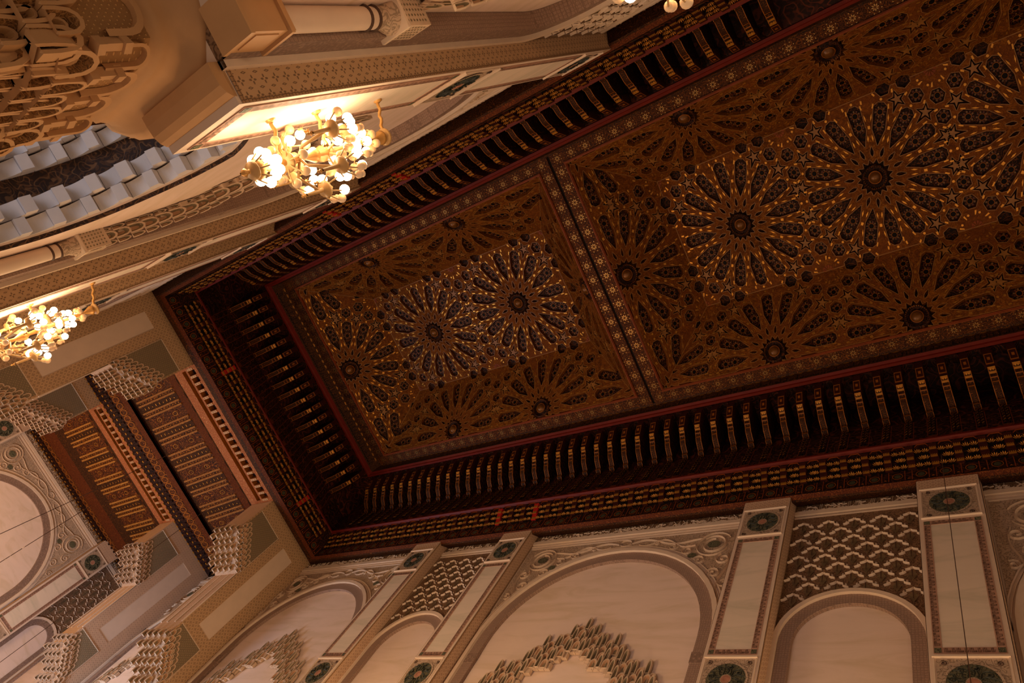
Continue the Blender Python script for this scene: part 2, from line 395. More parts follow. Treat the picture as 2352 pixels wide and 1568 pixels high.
def ceiling_panel(xa, xb, label, half=0.1975, ins=0.0865, hz=1.0965, nx=2, open_near=False):
    pv = 2*(half-ins)/1.0045
    c0, c1 = xa + ins, xb - ins
    pu = (c1-c0)/nx
    root = empty('carved_star_panel', ((xa+xb)/2, CY, 1.0), label, 'ceiling panel', 'star ceiling panels of the great frame')
    sl = math.hypot(ins, hz-1.0); T = 0.0055
    lat = MB(); back = MB(); gm = MB(); med = MB(); bosses = []
    nrm_s = (hz-1.0)/sl; nrm_c = ins/sl
    def flat(u, v, t): return (c0 + (u+0.5)*pu, CY + v*pv, hz + t)
    def side(sg):
        def f(u, v, t):     # v beyond 0.5 goes down the slope
            d = (abs(v)-0.5)*pv
            return (c0 + (u+0.5)*pu, CY + sg*(half-ins + d*nrm_c + t*nrm_s), hz - d*nrm_s + t*nrm_c)
        return f
    def endf(sg):
        def f(u, v, t):
            d = (u-(nx-0.5))*pv if sg > 0 else (-0.5-u)*pv
            xx = (c1 + d*nrm_c + t*nrm_s) if sg > 0 else (c0 - d*nrm_c - t*nrm_s)
            return (xx, CY + v*pv, hz - d*nrm_s + t*nrm_c)
        return f
    L = sl/pv; h5 = (half-ins)/pv; e = ins/pu; ev = ins/pv
    facets = [(flat, [(-0.5, -h5), (nx-0.5, -h5), (nx-0.5, h5), (-0.5, h5)])]
    for sg in (-1, 1):
        a, b = 0.5, 0.5 + L
        facets.append((side(sg), [(-0.5, sg*a), (nx-0.5, sg*a), (nx-0.5+e, sg*b), (-0.5-e, sg*b)][::(1 if sg > 0 else -1)]))
    facets.append((endf(1), [(nx-0.5, -h5), (nx-0.5+L, -h5-ev), (nx-0.5+L, h5+ev), (nx-0.5, h5)]))
    facets.append((endf(-1), [(-0.5, h5), (-0.5-L, h5+ev), (-0.5-L, -h5-ev), (-0.5, -h5)]))
    def join(f1, f2, uv1, uv2):      # close the coffer grounds along the folds
        a, b = uv1, uv2
        back.add([f1[0](*a[0], T), f1[0](*a[1], T), f1[1](*b[1], T), f1[1](*b[0], T)], [(0, 1, 2, 3)], 0)
    F0 = facets[0][0]
    for q in (1, 2):
        sg = -1 if q == 1 else 1; v5 = sg*0.5
        join((F0, facets[q][0]), None, [(-0.5, sg*h5), (nx-0.5, sg*h5)], [(-0.5, v5), (nx-0.5, v5)])
    join((F0, facets[3][0]), None, [(nx-0.5, -h5), (nx-0.5, h5)], [(nx-0.5, -h5), (nx-0.5, h5)]); join((F0, facets[4][0]), None, [(-0.5, -h5), (-0.5, h5)], [(-0.5, -h5), (-0.5, h5)])
    for q, sg in ((1, -1), (2, 1)):
        join((facets[q][0], facets[3][0]), None, [(nx-0.5, sg*0.5), (nx-0.5+e, sg*(0.5+L))], [(nx-0.5, sg*h5), (nx-0.5+L, sg*(h5+ev))])
        join((facets[q][0], facets[4][0]), None, [(-0.5, sg*0.5), (-0.5-e, sg*(0.5+L))], [(-0.5, sg*h5), (-0.5-L, sg*(h5+ev))])
    for fi, (fn, poly) in enumerate(facets):
        us = [q[0] for q in poly]; vs = [q[1] for q in poly]
        H, R, mk, stars = holes_for(min(us), max(us), min(vs), max(vs))
        def keep(x, y): return inside(poly, x, y)
        H = [h for h in H if len(h) != 10 or all(keep(*q) for q in h)]
        plate(lat, poly, H, fn, T, 0, 0, back, 0, edge=(0.0042, -0.00035, 1))
        for m in mk:
            cx = sum(q[0] for q in m)/len(m); cy = sum(q[1] for q in m)/len(m)
            if all(keep(*q) for q in m): gm.add([fn(q[0], q[1], -0.0004) for q in m], [tuple(range(len(m)))], 0)
        for st in stars:
            if all(keep(*q) for q in st):
                lat.add([fn(q[0], q[1], 0.0006) for q in st] + [fn(q[0], q[1], T) for q in st],
                        [tuple(range(10))] + [(a, (a+1) % 10, 10+(a+1) % 10, 10+a) for a in range(10)], 1)
        for (x, y, r, n) in R:
            if not (keep(x, y) and keep(x+r, y) and keep(x-r, y) and keep(x, y+r) and keep(x, y-r)): continue
            def pt(rr, k, tt, nn): return fn(x + rr*math.cos(2*math.pi*k/nn), y + rr*math.sin(2*math.pi*k/nn), tt)
            med.add([pt(r, k, T-0.0012, n) for k in range(n)], [tuple(range(n))], 0)
            ring = [pt(r, k, T-0.0014, n) for k in range(n)] + [pt(r*1.22, k, T-0.0014, n) for k in range(n)]
            med.add(ring, [(k, (k+1) % n, n+(k+1) % n, n+k) for k in range(n)], 1)
            for k in range(n):      # scalloped petals round the disc
                a0 = k + 0.12; a1 = k + 0.88
                med.add([pt(r*1.35, a0, T-0.0010, n), pt(r*1.35, a1, T-0.0010, n), pt(r*1.95, a1-0.15, T-0.0010, n), pt(r*2.1, k+0.5, T-0.0010, n), pt(r*1.95, a0+0.15, T-0.0010, n)], [(0, 1, 2, 3, 4)], 2 if k % 2 else 3)
        for i in range(-2, nx+2):
            for j in (-1, 0, 1):
                if keep(i, j) and ((fi == 0) == (0 <= i < nx and j == 0)): bosses.append((fn, i, j))
        if fi == 0:
            for i in range(nx+1):
                for j in (-0.497, 0.497):
                    for k in range(10):
                        a = math.radians(36*k)
                        gm.add([fn(max(-.499, min(nx-.501, i-0.5 + q*math.cos(a+w))), max(-h5, min(h5, j + q*math.sin(a+w))), -0.0008) for q, w in ((0.010, 0), (0.034, -0.25), (0.038, 0), (0.034, 0.25))], [(0, 1, 2, 3)], 1)
    lo = lat.build('star_lattice', [M['strap'], M['edge']], root)
    bo = back.build('painted_coffer_ground', M['coffer'], root)
    med.build('painted_medallions', [M['disc'], M['rim'], M['petal'], M['petal2']], bo)['kind'] = 'stuff'
    o = gm.build('gilded_marks', [M['gold'], M['frameo']], lo); o['kind'] = 'stuff'
    for fn, i, j in bosses:
        b = MB()
        lathe_at(b, fn, i, j, [(0.084, T-0.001), (0.083, 0.001), (0.074, -0.003), (0.070, 0.001)], 32, 0)
        lathe_at(b, fn, i, j, [(0.070, 0.001), (0.060, 0.0025), (0.046, 0.001), (0.043, -0.0008)], 24, 1)
        lathe_at(b, fn, i, j, [(0.043, -0.0008), (0.040, -0.0016), (0.037, -0.0008)], 24, 3)
        lathe_at(b, fn, i, j, [(0.037, -0.0008), (0.028, -0.004), (0.014, -0.0058), (0.001, -0.006)], 24, 2)
        for k in range(32):
            a = 2*math.pi*k/32; c, s_ = math.cos(a), math.sin(a)
            b.add([fn(i+0.066*c, j+0.066*s_, -0.0012), fn(i+0.0725*math.cos(a+0.05), j+0.0725*math.sin(a+0.05), -0.0032), fn(i+0.0725*math.cos(a-0.05), j+0.0725*math.sin(a-0.05), -0.0032)], [(0, 1, 2)], 3)
        b.build('boss', [M['coffer'], M['dwood'], M['boss'], M['rim']], root, smooth=True)
    return root
M['edge'] = plain('pale_strap_edge', srgb(150, 98, 42), 0.5)
M['boss'] = plain('brown_domed_boss', srgb(120, 74, 28), 0.3, 0.3)
p2 = ceiling_panel(0.495, 1.100, 'smaller carved and painted star ceiling panel at the far end, beyond the black gap')
p1 = ceiling_panel(-0.308, 0.443, 'larger carved and painted star ceiling panel nearer the viewer, with gilded strapwork', nx=3)

# ---------------------------------------------------------------- rosette borders round the panels
def rosette(mb, P, r, bright):
    """P(a, b, t): local plane mapping"""
    for k in range(8):
        a = math.pi*k/4; c, s_ = math.cos(a), math.sin(a); q = lambda x, y: P(r*(x*c-y*s_), r*(x*s_+y*c), -0.0004)
        mb.add([q(0.12, 0), q(0.30, 0.09), q(0.46, 0.08), q(0.52, 0), q(0.46, -0.08), q(0.30, -0.09)], [(0, 1, 2, 3, 4, 5)], bright)
        a += math.pi/8; c, s_ = math.cos(a), math.sin(a)
        mb.add([q(0.98, 0), q(0.80, 0.14), q(0.80, -0.14)], [(0, 1, 2)], bright)
    n = 24
    for r0, r1 in ((0.64, 0.67),):
        mb.add([P(r*r0*math.cos(2*math.pi*k/n), r*r0*math.sin(2*math.pi*k/n), -0.0003) for k in range(n)] + [P(r*r1*math.cos(2*math.pi*k/n), r*r1*math.sin(2*math.pi*k/n), -0.0003) for k in range(n)],
               [(k, (k+1) % n, n+(k+1) % n, n+k) for k in range(n)], 2)
def border(x0, x1, y0, y1, along, h=1.0, name='rosette_border', parent=None, mat='border', n=None, t=0.006):
    mb = MB(); mb.box(x0, x1, y0, y1, h, h+t, 0)
    Lg = (x1-x0) if along == 'x' else (y1-y0); wdt = (y1-y0) if along == 'x' else (x1-x0)
    n = n or int(Lg/0.0247)
    for i in range(n):
        s_ = (i+0.5)/n*Lg
        cx, cy = (x0+s_, (y0+y1)/2) if along == 'x' else ((x0+x1)/2, y0+s_)
        rosette(mb, lambda a, b, tt, cx=cx, cy=cy: (cx+a, cy+b, h+tt), wdt*0.47, 1)
    return mb.build(name, [M[mat], M['goldd'], M['rim']], parent)
HB, HO = 0.1975, 0.2185
XN = -0.40         # the frame runs on behind the viewer's shoulder
def moulding(mb, poly3a, poly3b, mi=0):
    n = len(poly3a); mb.add(poly3a + poly3b, [(i, (i+1) % n, n+(i+1) % n, n+i) for i in range(n)], mi)
def inner_frame(x0, x1, parent):
    mb = MB(); w = 0.0035
    for a, b, c, d in ((x0-w, x1+w, CY-HB-w, CY-HB), (x0-w, x1+w, CY+HB, CY+HB+w), (x0-w, x0, CY-HB, CY+HB), (x1, x1+w, CY-HB, CY+HB)):
        mb.box(a, b, c, d, 0.9975, 1.002, 0)
        if b-a > d-c: mb.box(a, b, c+w*0.35, d-w*0.35, 0.9962, 0.998, 0)
        else: mb.box(a+w*0.35, b-w*0.35, c, d, 0.9962, 0.998, 0)
    return mb.build('copper_brown_moulding', M['frameo'], parent)
inner_frame(0.495, 1.100, p2); inner_frame(-0.308, 0.443, p1)
border(-0.38, 0.4675, CY-HO, CY-HB-0.0035, 'x', parent=p1); border(-0.38, 0.4675, CY+HB+0.0035, CY+HO, 'x', parent=p1)
border(0.4465, 0.4675, CY-HB-0.0035, CY+HB+0.0035, 'y', parent=p1, n=16)
border(0.472, 1.126, CY-HO, CY-HB-0.0035, 'x', parent=p2); border(0.472, 1.126, CY+HB+0.0035, CY+HO, 'x', parent=p2)
border(0.472, 0.4915, CY-HB-0.0035, CY+HB+0.0035, 'y', parent=p2, n=16); border(1.1035, 1.126, CY-HB-0.0035, CY+HB+0.0035, 'y', parent=p2, mat='borderd', n=16)
g = MB(); g.box(-0.6, 1.25, CY-0.32, CY+0.32, 1.115, 1.125); struct(g.build('ceiling', M['black']))
g = MB(); g.box(0.4675, 0.472, CY-HO, CY+HO, 1.004, 1.012); struct(g.build('gap_shade_1', M['black']))  # black strip standing for the shade in the gap between the panels

# ================================================================ CORNICE
# (w, h, x at the end wall) of the profile
PR = [(0.2185, 1.0, 1.126), (0.2215, 0.999, 1.130), (0.2240, 0.982, 1.1430), (0.2275, 0.980, 1.1500), (0.2285, 0.9775, 1.1515), (0.2325, 0.9775, 1.1555), (0.2335, 0.980, 1.1565),
      (0.2820, 0.972, 1.2010), (0.2820, 0.905, 1.2010), (0.2745, 0.843, 1.1720), (0.2705, 0.8405, 1.1680), (0.2705, 0.8375, 1.1670), (0.2750, 0.836, 1.1690),
      (0.2868, 0.800, 1.1730), (0.2868, 0.7795, 1.1730), (0.2918, 0.7762, 1.1810), (0.2940, 0.7746, 1.1910), (0.3088, 0.787, 1.2110), (0.3100, 0.80, 1.2135)]
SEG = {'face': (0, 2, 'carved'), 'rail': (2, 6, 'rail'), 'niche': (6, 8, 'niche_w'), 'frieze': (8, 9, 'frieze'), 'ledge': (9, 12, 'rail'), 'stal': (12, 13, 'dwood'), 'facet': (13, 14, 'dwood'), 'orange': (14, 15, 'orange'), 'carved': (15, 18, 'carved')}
def Q(side, s_, w, h, xe=None):
    if side == 'R': return (s_, CY - w, h)
    if side == 'L': return (s_, CY + w, h)
    return (xe if xe is not None else w, s_, h)
def sweep(side, i0, i1):
    mb = MB(); rows = []
    for i in range(i0, i1+1):
        w, h, xe = PR[i]
        if side == 'R': rows.append([(XN, CY-w, h), (0.3, CY-w, h), (xe, CY-w, h)])
        elif side == 'L': rows.append([(XN, CY+w, h), (0.3, CY+w, h), (xe, CY+w, h)])
        else: rows.append([(xe, CY-w, h), (xe, CY, h), (xe, CY+w, h)])
    mb.grid(rows); return mb
def band_map(side, i0, i1):
    (w0, h0, e0), (w1, h1, e1) = PR[i0], PR[i1]
    def f(s_, t, n):
        a, b = ((w0, w1) if side != 'E' else (e0, e1)); w = a + (b-a)*t; h = h0 + (h1-h0)*t
        dw, dh = b-a, h1-h0; L = math.hypot(dw, dh)
        # normal towards the room: down and inward
        nw, nh = (dh/L, -dw/L)
        if nw > 0: nw, nh = -nw, -nh
        w += nw*n; h += nh*n
        return Q(side, s_, w, h, w if side == 'E' else None)
    return f, math.hypot(w1-w0, h1-h0)
PB = 0.0247
def srange(side, i):
    w, h, xe = PR[i]
    if side == 'R' : return -0.10, xe-0.004
    if side == 'L' : return 0.06, xe-0.004
    return CY-w+0.003, CY+w-0.003
def stalactites(side):
    f, L = band_map(side, 12, 13); a, b = srange(side, 12); n = int((b-a)/PB); mb = MB()
    def bx(s0, s1, t0, t1, n0, n1, mi):
        mb.hexa([f(s0, t0, n0), f(s1, t0, n0), f(s1, t1, n0), f(s0, t1, n0), f(s0, t0, n1), f(s1, t0, n1), f(s1, t1, n1), f(s0, t1, n1)], mi)
    for k in range(n+1):
        s0 = b - (k+1)*PB if side != 'E' else a + (b-a-n*PB)/2 + (k-0.5)*PB
        if s0 < a-0.001 or s0+PB > b+0.001: continue
        rr = random.random()
        for q in range(3):
            t0 = 0.16 + q*0.27; t1 = t0 + 0.25; nn = 0.0022 + 0.0014*(2-q)
            red = 4 if rr > 0.93 else 0
            bx(s0, s0+0.0085, t0, t1, 0, nn, red)
            bx(s0+0.0006, s0+0.0079, t1-0.085, t1-0.02, nn, nn+0.0006, 1)
            for z in range(4): bx(s0+0.0010+z*0.0018, s0+0.0020+z*0.0018, t1-0.13, t1-0.085, nn, nn+0.0005, 1)
        for q in range(3):      # fans of gilded feathers
            for m in range(2):
                cx = s0 + 0.0085 + 0.0041 + m*0.0081 - (0.004 if q % 2 else 0.0); tb = 0.40 + q*0.27
                if q % 2 and m == 0: cx += 0.0045
                for z in range(5):
                    a_ = math.radians(-64 + 32*z); r0, r1 = 0.0012, 0.0048
                    p = lambda r, ang, nn: f(cx + r*math.sin(ang), tb - r*math.cos(ang)/L, nn)
                    mb.add([p(r0, a_, 0.0012), p(r1*0.75, a_-0.17, 0.0030), p(r1, a_, 0.0042), p(r1*0.75, a_+0.17, 0.0030)], [(0, 1, 2, 3)], 2)
                # dark cell below the fan
                bx(cx-0.0030, cx+0.0030, tb, min(tb+0.10, 0.99), 0, 0.0012, 3)
        # crest line above
        c = [f(s0+0.009, 0.13, 0.0018), f(s0+0.0115, 0.03, 0.0018), f(s0+0.0205, 0.03, 0.0018), f(s0+0.0235, 0.13, 0.0018)]
        c2 = [f(s0+0.009, 0.17, 0.0018), f(s0+0.0120, 0.075, 0.0018), f(s0+0.0200, 0.075, 0.0018), f(s0+0.0235, 0.17, 0.0018)]
        mb.add(c + c2, [(0, 1, 5, 4), (1, 2, 6, 5), (2, 3, 7, 6)], 5)
    return mb.build('stalactite_cells', [M['maroon'], M['gold'], M['goldp'], M['disc'], M['red'], M['frameo']])
def facets_row(side):
    f, L = band_map(side, 13, 14); a, b = srange(side, 14); n = int((b-a)/PB); mb = MB()
    for k in range(n+1):
        s0 = b - (k+1)*PB if side != 'E' else a + (b-a-n*PB)/2 + (k-0.5)*PB
        if s0 < a-0.001 or s0+PB > b+0.001: continue
        cx = s0 + 0.0165; m = 16
        for r, ry, i0 in ((0.0058, 0.30, 0),):
            o = [f(cx + r*math.cos(2*math.pi*q/m), 0.5 + ry*math.sin(2*math.pi*q/m), 0.0006) for q in range(m)]
            i_ = [f(cx + r*0.86*math.cos(2*math.pi*q/m), 0.5 + ry*0.86*math.sin(2*math.pi*q/m), 0.0006) for q in range(m)]
            mb.add(o + i_, [(q, (q+1) % m, m+(q+1) % m, m+q) for q in range(m)], 0)
            mb.add([f(cx + r*0.62*math.cos(2*math.pi*q/m), 0.5 + ry*0.62*math.sin(2*math.pi*q/m), 0.0004) for q in range(m)], [tuple(range(m))], 1)
        for u in (0.0005, 0.0080):
            mb.add([f(s0+u, 0.02, 0.0010), f(s0+u+0.0009, 0.02, 0.0010), f(s0+u+0.0009, 0.98, 0.0010), f(s0+u, 0.98, 0.0010)], [(0, 1, 2, 3)], 2)
        mb.add([f(s0+0.0028, 0.9, 0.0014), f(s0+0.0045, 0.78, 0.0014), f(s0+0.0062, 0.9, 0.0014)], [(0, 1, 2)], 0)
    return mb.build('oval_facets', [M['rim'], M['green'], M['frameo']])
def arcade(side):
    """scalloped valance between the brackets, just under the rail"""
    mb = MB(); w0, h0, e0 = PR[6]; xs = BK[side]
    for i in range(len(xs)-1):
        a, b = xs[i]+0.0044, xs[i+1]-0.0044; m = 8; mid = (a+b)/2; r = (b-a)/2
        top = []; lo = []
        for q in range(m+1):
            an = math.pi*q/m; sx = mid - r*math.cos(an); dz = -0.014 + 0.0105*math.sin(an) + 0.0012*abs(math.sin(2.5*an))
            lo.append((sx, h0+dz)); top.append((sx, h0+0.001))
        for t0, t1 in ((0.0, 0.003),):
            P = lambda s_, h, t: Q(side, s_, w0+t, h, e0+t)
            mb.add([P(s_, h, 0) for s_, h in top] + [P(s_, h, 0) for s_, h in lo], [(q, q+1, m+2+q, m+1+q) for q in range(m)], 0)
            mb.add([P(s_, h, 0) for s_, h in lo] + [P(s_, h, 0.012) for s_, h in lo], [(q, q+1, m+2+q, m+1+q) for q in range(m)], 0)
            mb.add([P(s_, h, -0.0004) for s_, h in lo] + [P(s_, h+0.0011, -0.0004) for s_, h in lo], [(q, q+1, m+2+q, m+1+q) for q in range(m)], 1)
    return mb.build('scalloped_valance', [M['dwood'], M['rail']])
def frieze_bits(side):
    f, L = band_map(side, 8, 9); mb = MB(); xs = BK[side]
    for s_ in xs:
        mb.hexa([f(s_+a, t, n) for n in (0, 0.0022) for a, t in ((-0.0052, 0.90), (0.0052, 0.90), (0.0052, 0.985), (-0.0052, 0.985))], 0)
        for a in (-0.0056, 0.0048): mb.add([f(s_+a, 0.03, 0.0007), f(s_+a+0.0008, 0.03, 0.0007), f(s_+a+0.0008, 0.9, 0.0007), f(s_+a, 0.9, 0.0007)], [(0, 1, 2, 3)], 1)
    return mb.build('frieze_posts', [M['orange'], M['frameo']])
BK = {'R': [0.1066 + 0.0256*k for k in range(-7, 41)], 'L': [0.1066 + 0.0256*k for k in range(0, 41)],
      'E': [CY - 8.5*0.0254 + 0.0254*k for k in range(18)]}
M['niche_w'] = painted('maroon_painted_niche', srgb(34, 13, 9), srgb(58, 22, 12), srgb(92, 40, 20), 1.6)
CN = {'R': ('carved painted wood cornice above the right-hand cream wall', 'R'), 'L': ('carved painted wood cornice above the left-hand lit wall', 'L'),
      'E': ('carved painted wood cornice crossing the end of the ceiling', 'E')}
FLOR = {}
for side in 'RLE':
    ref = {'R': (0.4, CY-0.25, 0.9), 'L': (0.4, CY+0.25, 0.9), 'E': (1.16, CY, 0.9)}[side]
    root = empty('carved_cornice', ref, CN[side][0], 'cornice')
    for nm, (i0, i1, mt) in SEG.items():
        o = sweep(side, i0, i1); name = {'face': 'inscription_strip', 'rail': 'red_rail', 'niche': 'shadow_niche', 'frieze': 'ogive_frieze', 'ledge': 'red_ledge', 'stal': 'stalactite_band', 'facet': 'facet_band', 'orange': 'orange_moulding', 'carved': 'carved_strip'}[nm]
        o.build(name, M[mt], root)
    for fn_ in (stalactites, facets_row, arcade, frieze_bits):
        o = fn_(side); o.parent = root; o.matrix_parent_inverse = Matrix.Translation(Vector(W(ref))).inverted()
        o.location = W((0, 0, 0))
    # row of florets under the inscription, and the lettering
    mb = MB(); f, L = band_map(side, 1, 2); a, b = srange(side, 0); s_ = a+0.012; k = 0
    while s_ < b:
        for q in range(5):
            an = math.radians(-60+30*q)
            mb.add([f(s_, 0.16, 0.0004), f(s_+0.004*math.sin(an-0.15), 0.16-0.13*math.cos(an-0.15), 0.0006), f(s_+0.0048*math.sin(an), 0.16-0.16*math.cos(an), 0.0006), f(s_+0.004*math.sin(an+0.15), 0.16-0.13*math.cos(an+0.15), 0.0006)], [(0, 1, 2, 3)], 0)
        s_ += 0.0128
    s_ = a + 0.01; rnd = random.Random(5)
    while s_ < b-0.01:
        hgt = rnd.choice([0.25, 0.5, 0.55, 0.18]); wd_ = 0.0009
        mb.add([f(s_, 0.85, 0.0005), f(s_+wd_, 0.85, 0.0005), f(s_+wd_, 0.85-hgt, 0.0005), f(s_, 0.85-hgt, 0.0005)], [(0, 1, 2, 3)], 1)
        l2 = rnd.choice([0.003, 0.006, 0.002])
        mb.add([f(s_, 0.86, 0.0005), f(s_+l2, 0.86, 0.0005), f(s_+l2, 0.78, 0.0005), f(s_, 0.78, 0.0005)], [(0, 1, 2, 3)], 1)
        s_ += l2 + rnd.choice([0.001, 0.003])
    mb.build('florets_and_lettering', [M['goldp'], M['disc']], root)

# ---------------------------------------------------------------- brackets
def make_bracket():
    # local frame: x along the cornice, -y outward (towards the wall), z up; origin under the rail
    root = empty('carved_bracket', (0, 0, 0)); root['_o'] = [0, 0, 0]
    fn = lambda hw: (lambda a, b, d: (d, -a, b))
    O = (0.2330, 0.9770)
    P = lambda w, h: (w-O[0], h-O[1])
    hw = 0.0043
    b = MB(); blk = [P(0.2335, 0.9768), P(0.2335, 0.960), P(0.2405, 0.9405), P(0.2480, 0.9440), P(0.2480, 0.9768)]
    b.prism(blk, fn(0), -hw*1.12, hw*1.12, 0)
    # square carved panel on the block's lower face
    def face(mb, p, q, x0, x1, off, mi, th=0.0006):
        (a, h), (c, g_) = p, q; L = math.hypot(c-a, g_-h); nx_, nz_ = (g_-h)/L, -(c-a)/L
        if nz_ > 0: nx_, nz_ = -nx_, -nz_
        for lo in (off,):
            v = [(x0, -(a+nx_*lo), h+nz_*lo), (x1, -(a+nx_*lo), h+nz_*lo), (x1, -(c+nx_*lo), g_+nz_*lo), (x0, -(c+nx_*lo), g_+nz_*lo)]
            mb.add(v, [(0, 1, 2, 3)], mi)
    A, B = P(0.2340, 0.9590), P(0.2402, 0.9412)
    face(b, A, B, -hw, hw, 0.0003, 1); 
    lerp = lambda p, q, t: (p[0]+(q[0]-p[0])*t, p[1]+(q[1]-p[1])*t)
    face(b, lerp(A, B, 0.10), lerp(A, B, 0.90), -hw*0.82, hw*0.82, 0.0006, 2); face(b, lerp(A, B, 0.36), lerp(A, B, 0.64), -hw*0.36, hw*0.36, 0.0009, 1)
    b.build('block', [M['maroon'], M['rim'], M['maroon']], root)
    low = [P(0.2440, 0.9440), P(0.2420, 0.9375), P(0.2450, 0.9335), P(0.2490, 0.9320), P(0.2505, 0.9285), P(0.2540, 0.9265), P(0.2560, 0.9230), P(0.2610, 0.9180), P(0.2670, 0.9150), P(0.2730, 0.9125), P(0.2738, 0.9085), P(0.2785, 0.9070), P(0.2795, 0.9030)]
    s_ = MB(); s_.prism(low + [P(0.2818, 0.9030), P(0.2818, 0.9765), P(0.2440, 0.9765)], fn(0), -hw*0.86, hw*0.86, 0)
    for i in range(1, len(low)-1):      # gilt side lines along the curve and cross bars
        for x0, x1 in ((-hw*0.98, -hw*0.76), (hw*0.76, hw*0.98)): face(s_, low[i], low[i+1], x0, x1, 0.0006, 1)
        face(s_, low[i], low[i+1], -hw*0.62, hw*0.62, 0.0002, 2)
    for i, t in ((4, 0.2), (5, 0.9), (9, 0.9)):
        p = lerp(low[i], low[i+1], t); q = lerp(low[i], low[i+1], min(t+0.35, 1.2)); face(s_, p, q, -hw*0.9, hw*0.9, 0.0009, 1)
    face(s_, low[1], low[3], -hw*0.9, hw*0.9, 0.0011, 3); 
    for x0, x1 in ((-hw*0.5, -hw*0.12), (hw*0.12, hw*0.5)): face(s_, lerp(low[1], low[3], 0.3), lerp(low[1], low[3], 0.55), x0, x1, 0.0014, 4)
    # lighter ridge on both cheeks
    for sx in (-1, 1):
        x = sx*hw*0.87
        up = [(p[0]+0.0004, p[1]+0.0009) for p in low]
        s_.add([(x, -p[0], p[1]) for p in low] + [(x, -p[0], p[1]) for p in up], [(i, i+1, len(low)+i+1, len(low)+i) for i in range(1, len(low)-1)], 1)
    s_.build('scroll', [M['dwood'], M['rim'], M['carved'], M['goldp'], M['gold']], root)
    d = MB()
    for sx in (-0.0022, 0.0022):
        d.tube([(sx, -(P(0.2780, 0.9040)[0]), P(0, 0.9040)[1]), (sx, -(P(0.2745, 0.875)[0]), P(0, 0.875)[1]), (sx, -(P(0.2722, 0.850)[0]), P(0, 0.850)[1])], 0.0011, 6, 0)
    for k in range(6):
        hh = 0.900 - k*0.008; ww = 0.2778 - k*0.00095
        for sx in (-0.0022, 0.0022): d.tube([(sx-0.0011, -P(ww-0.001, 0)[0], P(0, hh)[1]), (sx+0.0011, -P(ww-0.0012, 0)[0], P(0, hh-0.003)[1])], 0.0004, 4, 1)
    d.build('twisted_colonnettes', [M['dwood'], M['goldp']], root, smooth=True)
    return root
br = make_bracket(); first = True
BL = {'R': ('carved scroll bracket, %s from the far corner in the lower row over the arches', 'scroll brackets of the right-hand cornice', 0.0),
      'L': ('carved scroll bracket, %s from the far corner in the upper row above the lamps', 'scroll brackets of the left-hand cornice', math.pi),
      'E': ('carved scroll bracket of the end row, %s from its lower right corner', 'scroll brackets of the end cornice', math.pi/2)}
for side in 'RLE':
    for s_ in BK[side]:
        if first: o = br; first = False
        else: o = copy_tree(br)
        o.location = W(Q(side, s_, 0.2330, 0.9770, 1.1560)); o.rotation_euler = (0, 0, BL[side][2])
        lst = BK[side]; k = lst.index(s_); n_ = len(lst)
        far = (n_ - k) if side != 'E' else k + 1
        ordn = str(far) + ('th' if 10 < far % 100 < 14 else {1: 'st', 2: 'nd', 3: 'rd'}.get(far % 10, 'th'))
        tag(o, BL[side][0] % ordn, 'bracket', BL[side][1])

# ================================================================ SIDE WALLS
def SX(side):      # (x, w, z) -> room ; w is the distance from the centre line
    return (lambda x, w, z: (x, CY - w, z)) if side == 'R' else (lambda x, w, z: (x, CY + w, z))
WW, WF = 0.3090, 0.2888          # wall plane, pier front
PIERS = [(0.045, 0.105), (0.2455, 0.3030), (0.644, 0.698), (0.836, 0.893)]
WIDE = [(-0.296, 0.045), (0.303, 0.644), (0.893, 1.213)]
NARROW = [(0.105, 0.2455), (0.698, 0.836)]
ZB = {'R': 0.30, 'L': 0.245}
ZT = 0.7865
def arch_pts(cx, zc, r, zb, n=28, peak=0.0):
    P = [(cx + r, zb)]
    for k in range(n+1):
        a = math.pi*k/n; P.append((cx + r*math.cos(a), zc + r*math.sin(a) + peak*max(0, 1-abs(math.cos(a))*1.6)))
    P.append((cx - r, zb)); return P
def arch_ring(mb, fn, cx, zc, r0, r1, zb, d0, d1, mi=0, n=28, peak=0.0, clip=None):
    a = arch_pts(cx, zc, r0, zb, n, peak); b = arch_pts(cx, zc, r1, zb, n, peak)
    if clip: b = [(min(max(x, clip[0]), clip[1]), z) for x, z in b]; a = [(min(max(x, clip[0]), clip[1]), z) for x, z in a]
    m = len(a)
    for i in range(m-1):
        p = [fn(a[i][0], d0, a[i][1]), fn(a[i+1][0], d0, a[i+1][1]), fn(b[i+1][0], d0, b[i+1][1]), fn(b[i][0], d0, b[i][1])]
        q = [fn(a[i][0], d1, a[i][1]), fn(a[i+1][0], d1, a[i+1][1]), fn(b[i+1][0], d1, b[i+1][1]), fn(b[i][0], d1, b[i][1])]
        mb.add(p + q, [(0, 1, 2, 3), (0, 1, 5, 4), (3, 2, 6, 7)], mi)
def ribbon(mb, pts, wd, fn, d, hgt, mi=0):
    """raised ribbon with a ridge; pts in the wall plane"""
    n = len(pts); L = []; R_ = []; C = []
    for i, p in enumerate(pts):
        a = pts[max(i-1, 0)]; b = pts[min(i+1, n-1)]; dx, dz = b[0]-a[0], b[1]-a[1]; l = math.hypot(dx, dz) or 1
        w = wd*(0.35 + 0.65*math.sin(math.pi*min(max((i+0.6)/n, 0), 1))); nx_, nz_ = -dz/l*w, dx/l*w
        L.append(fn(p[0]+nx_, d, p[1]+nz_)); R_.append(fn(p[0]-nx_, d, p[1]-nz_)); C.append(fn(p[0], d-hgt, p[1]))
    mb.grid([L, C, R_], mi)
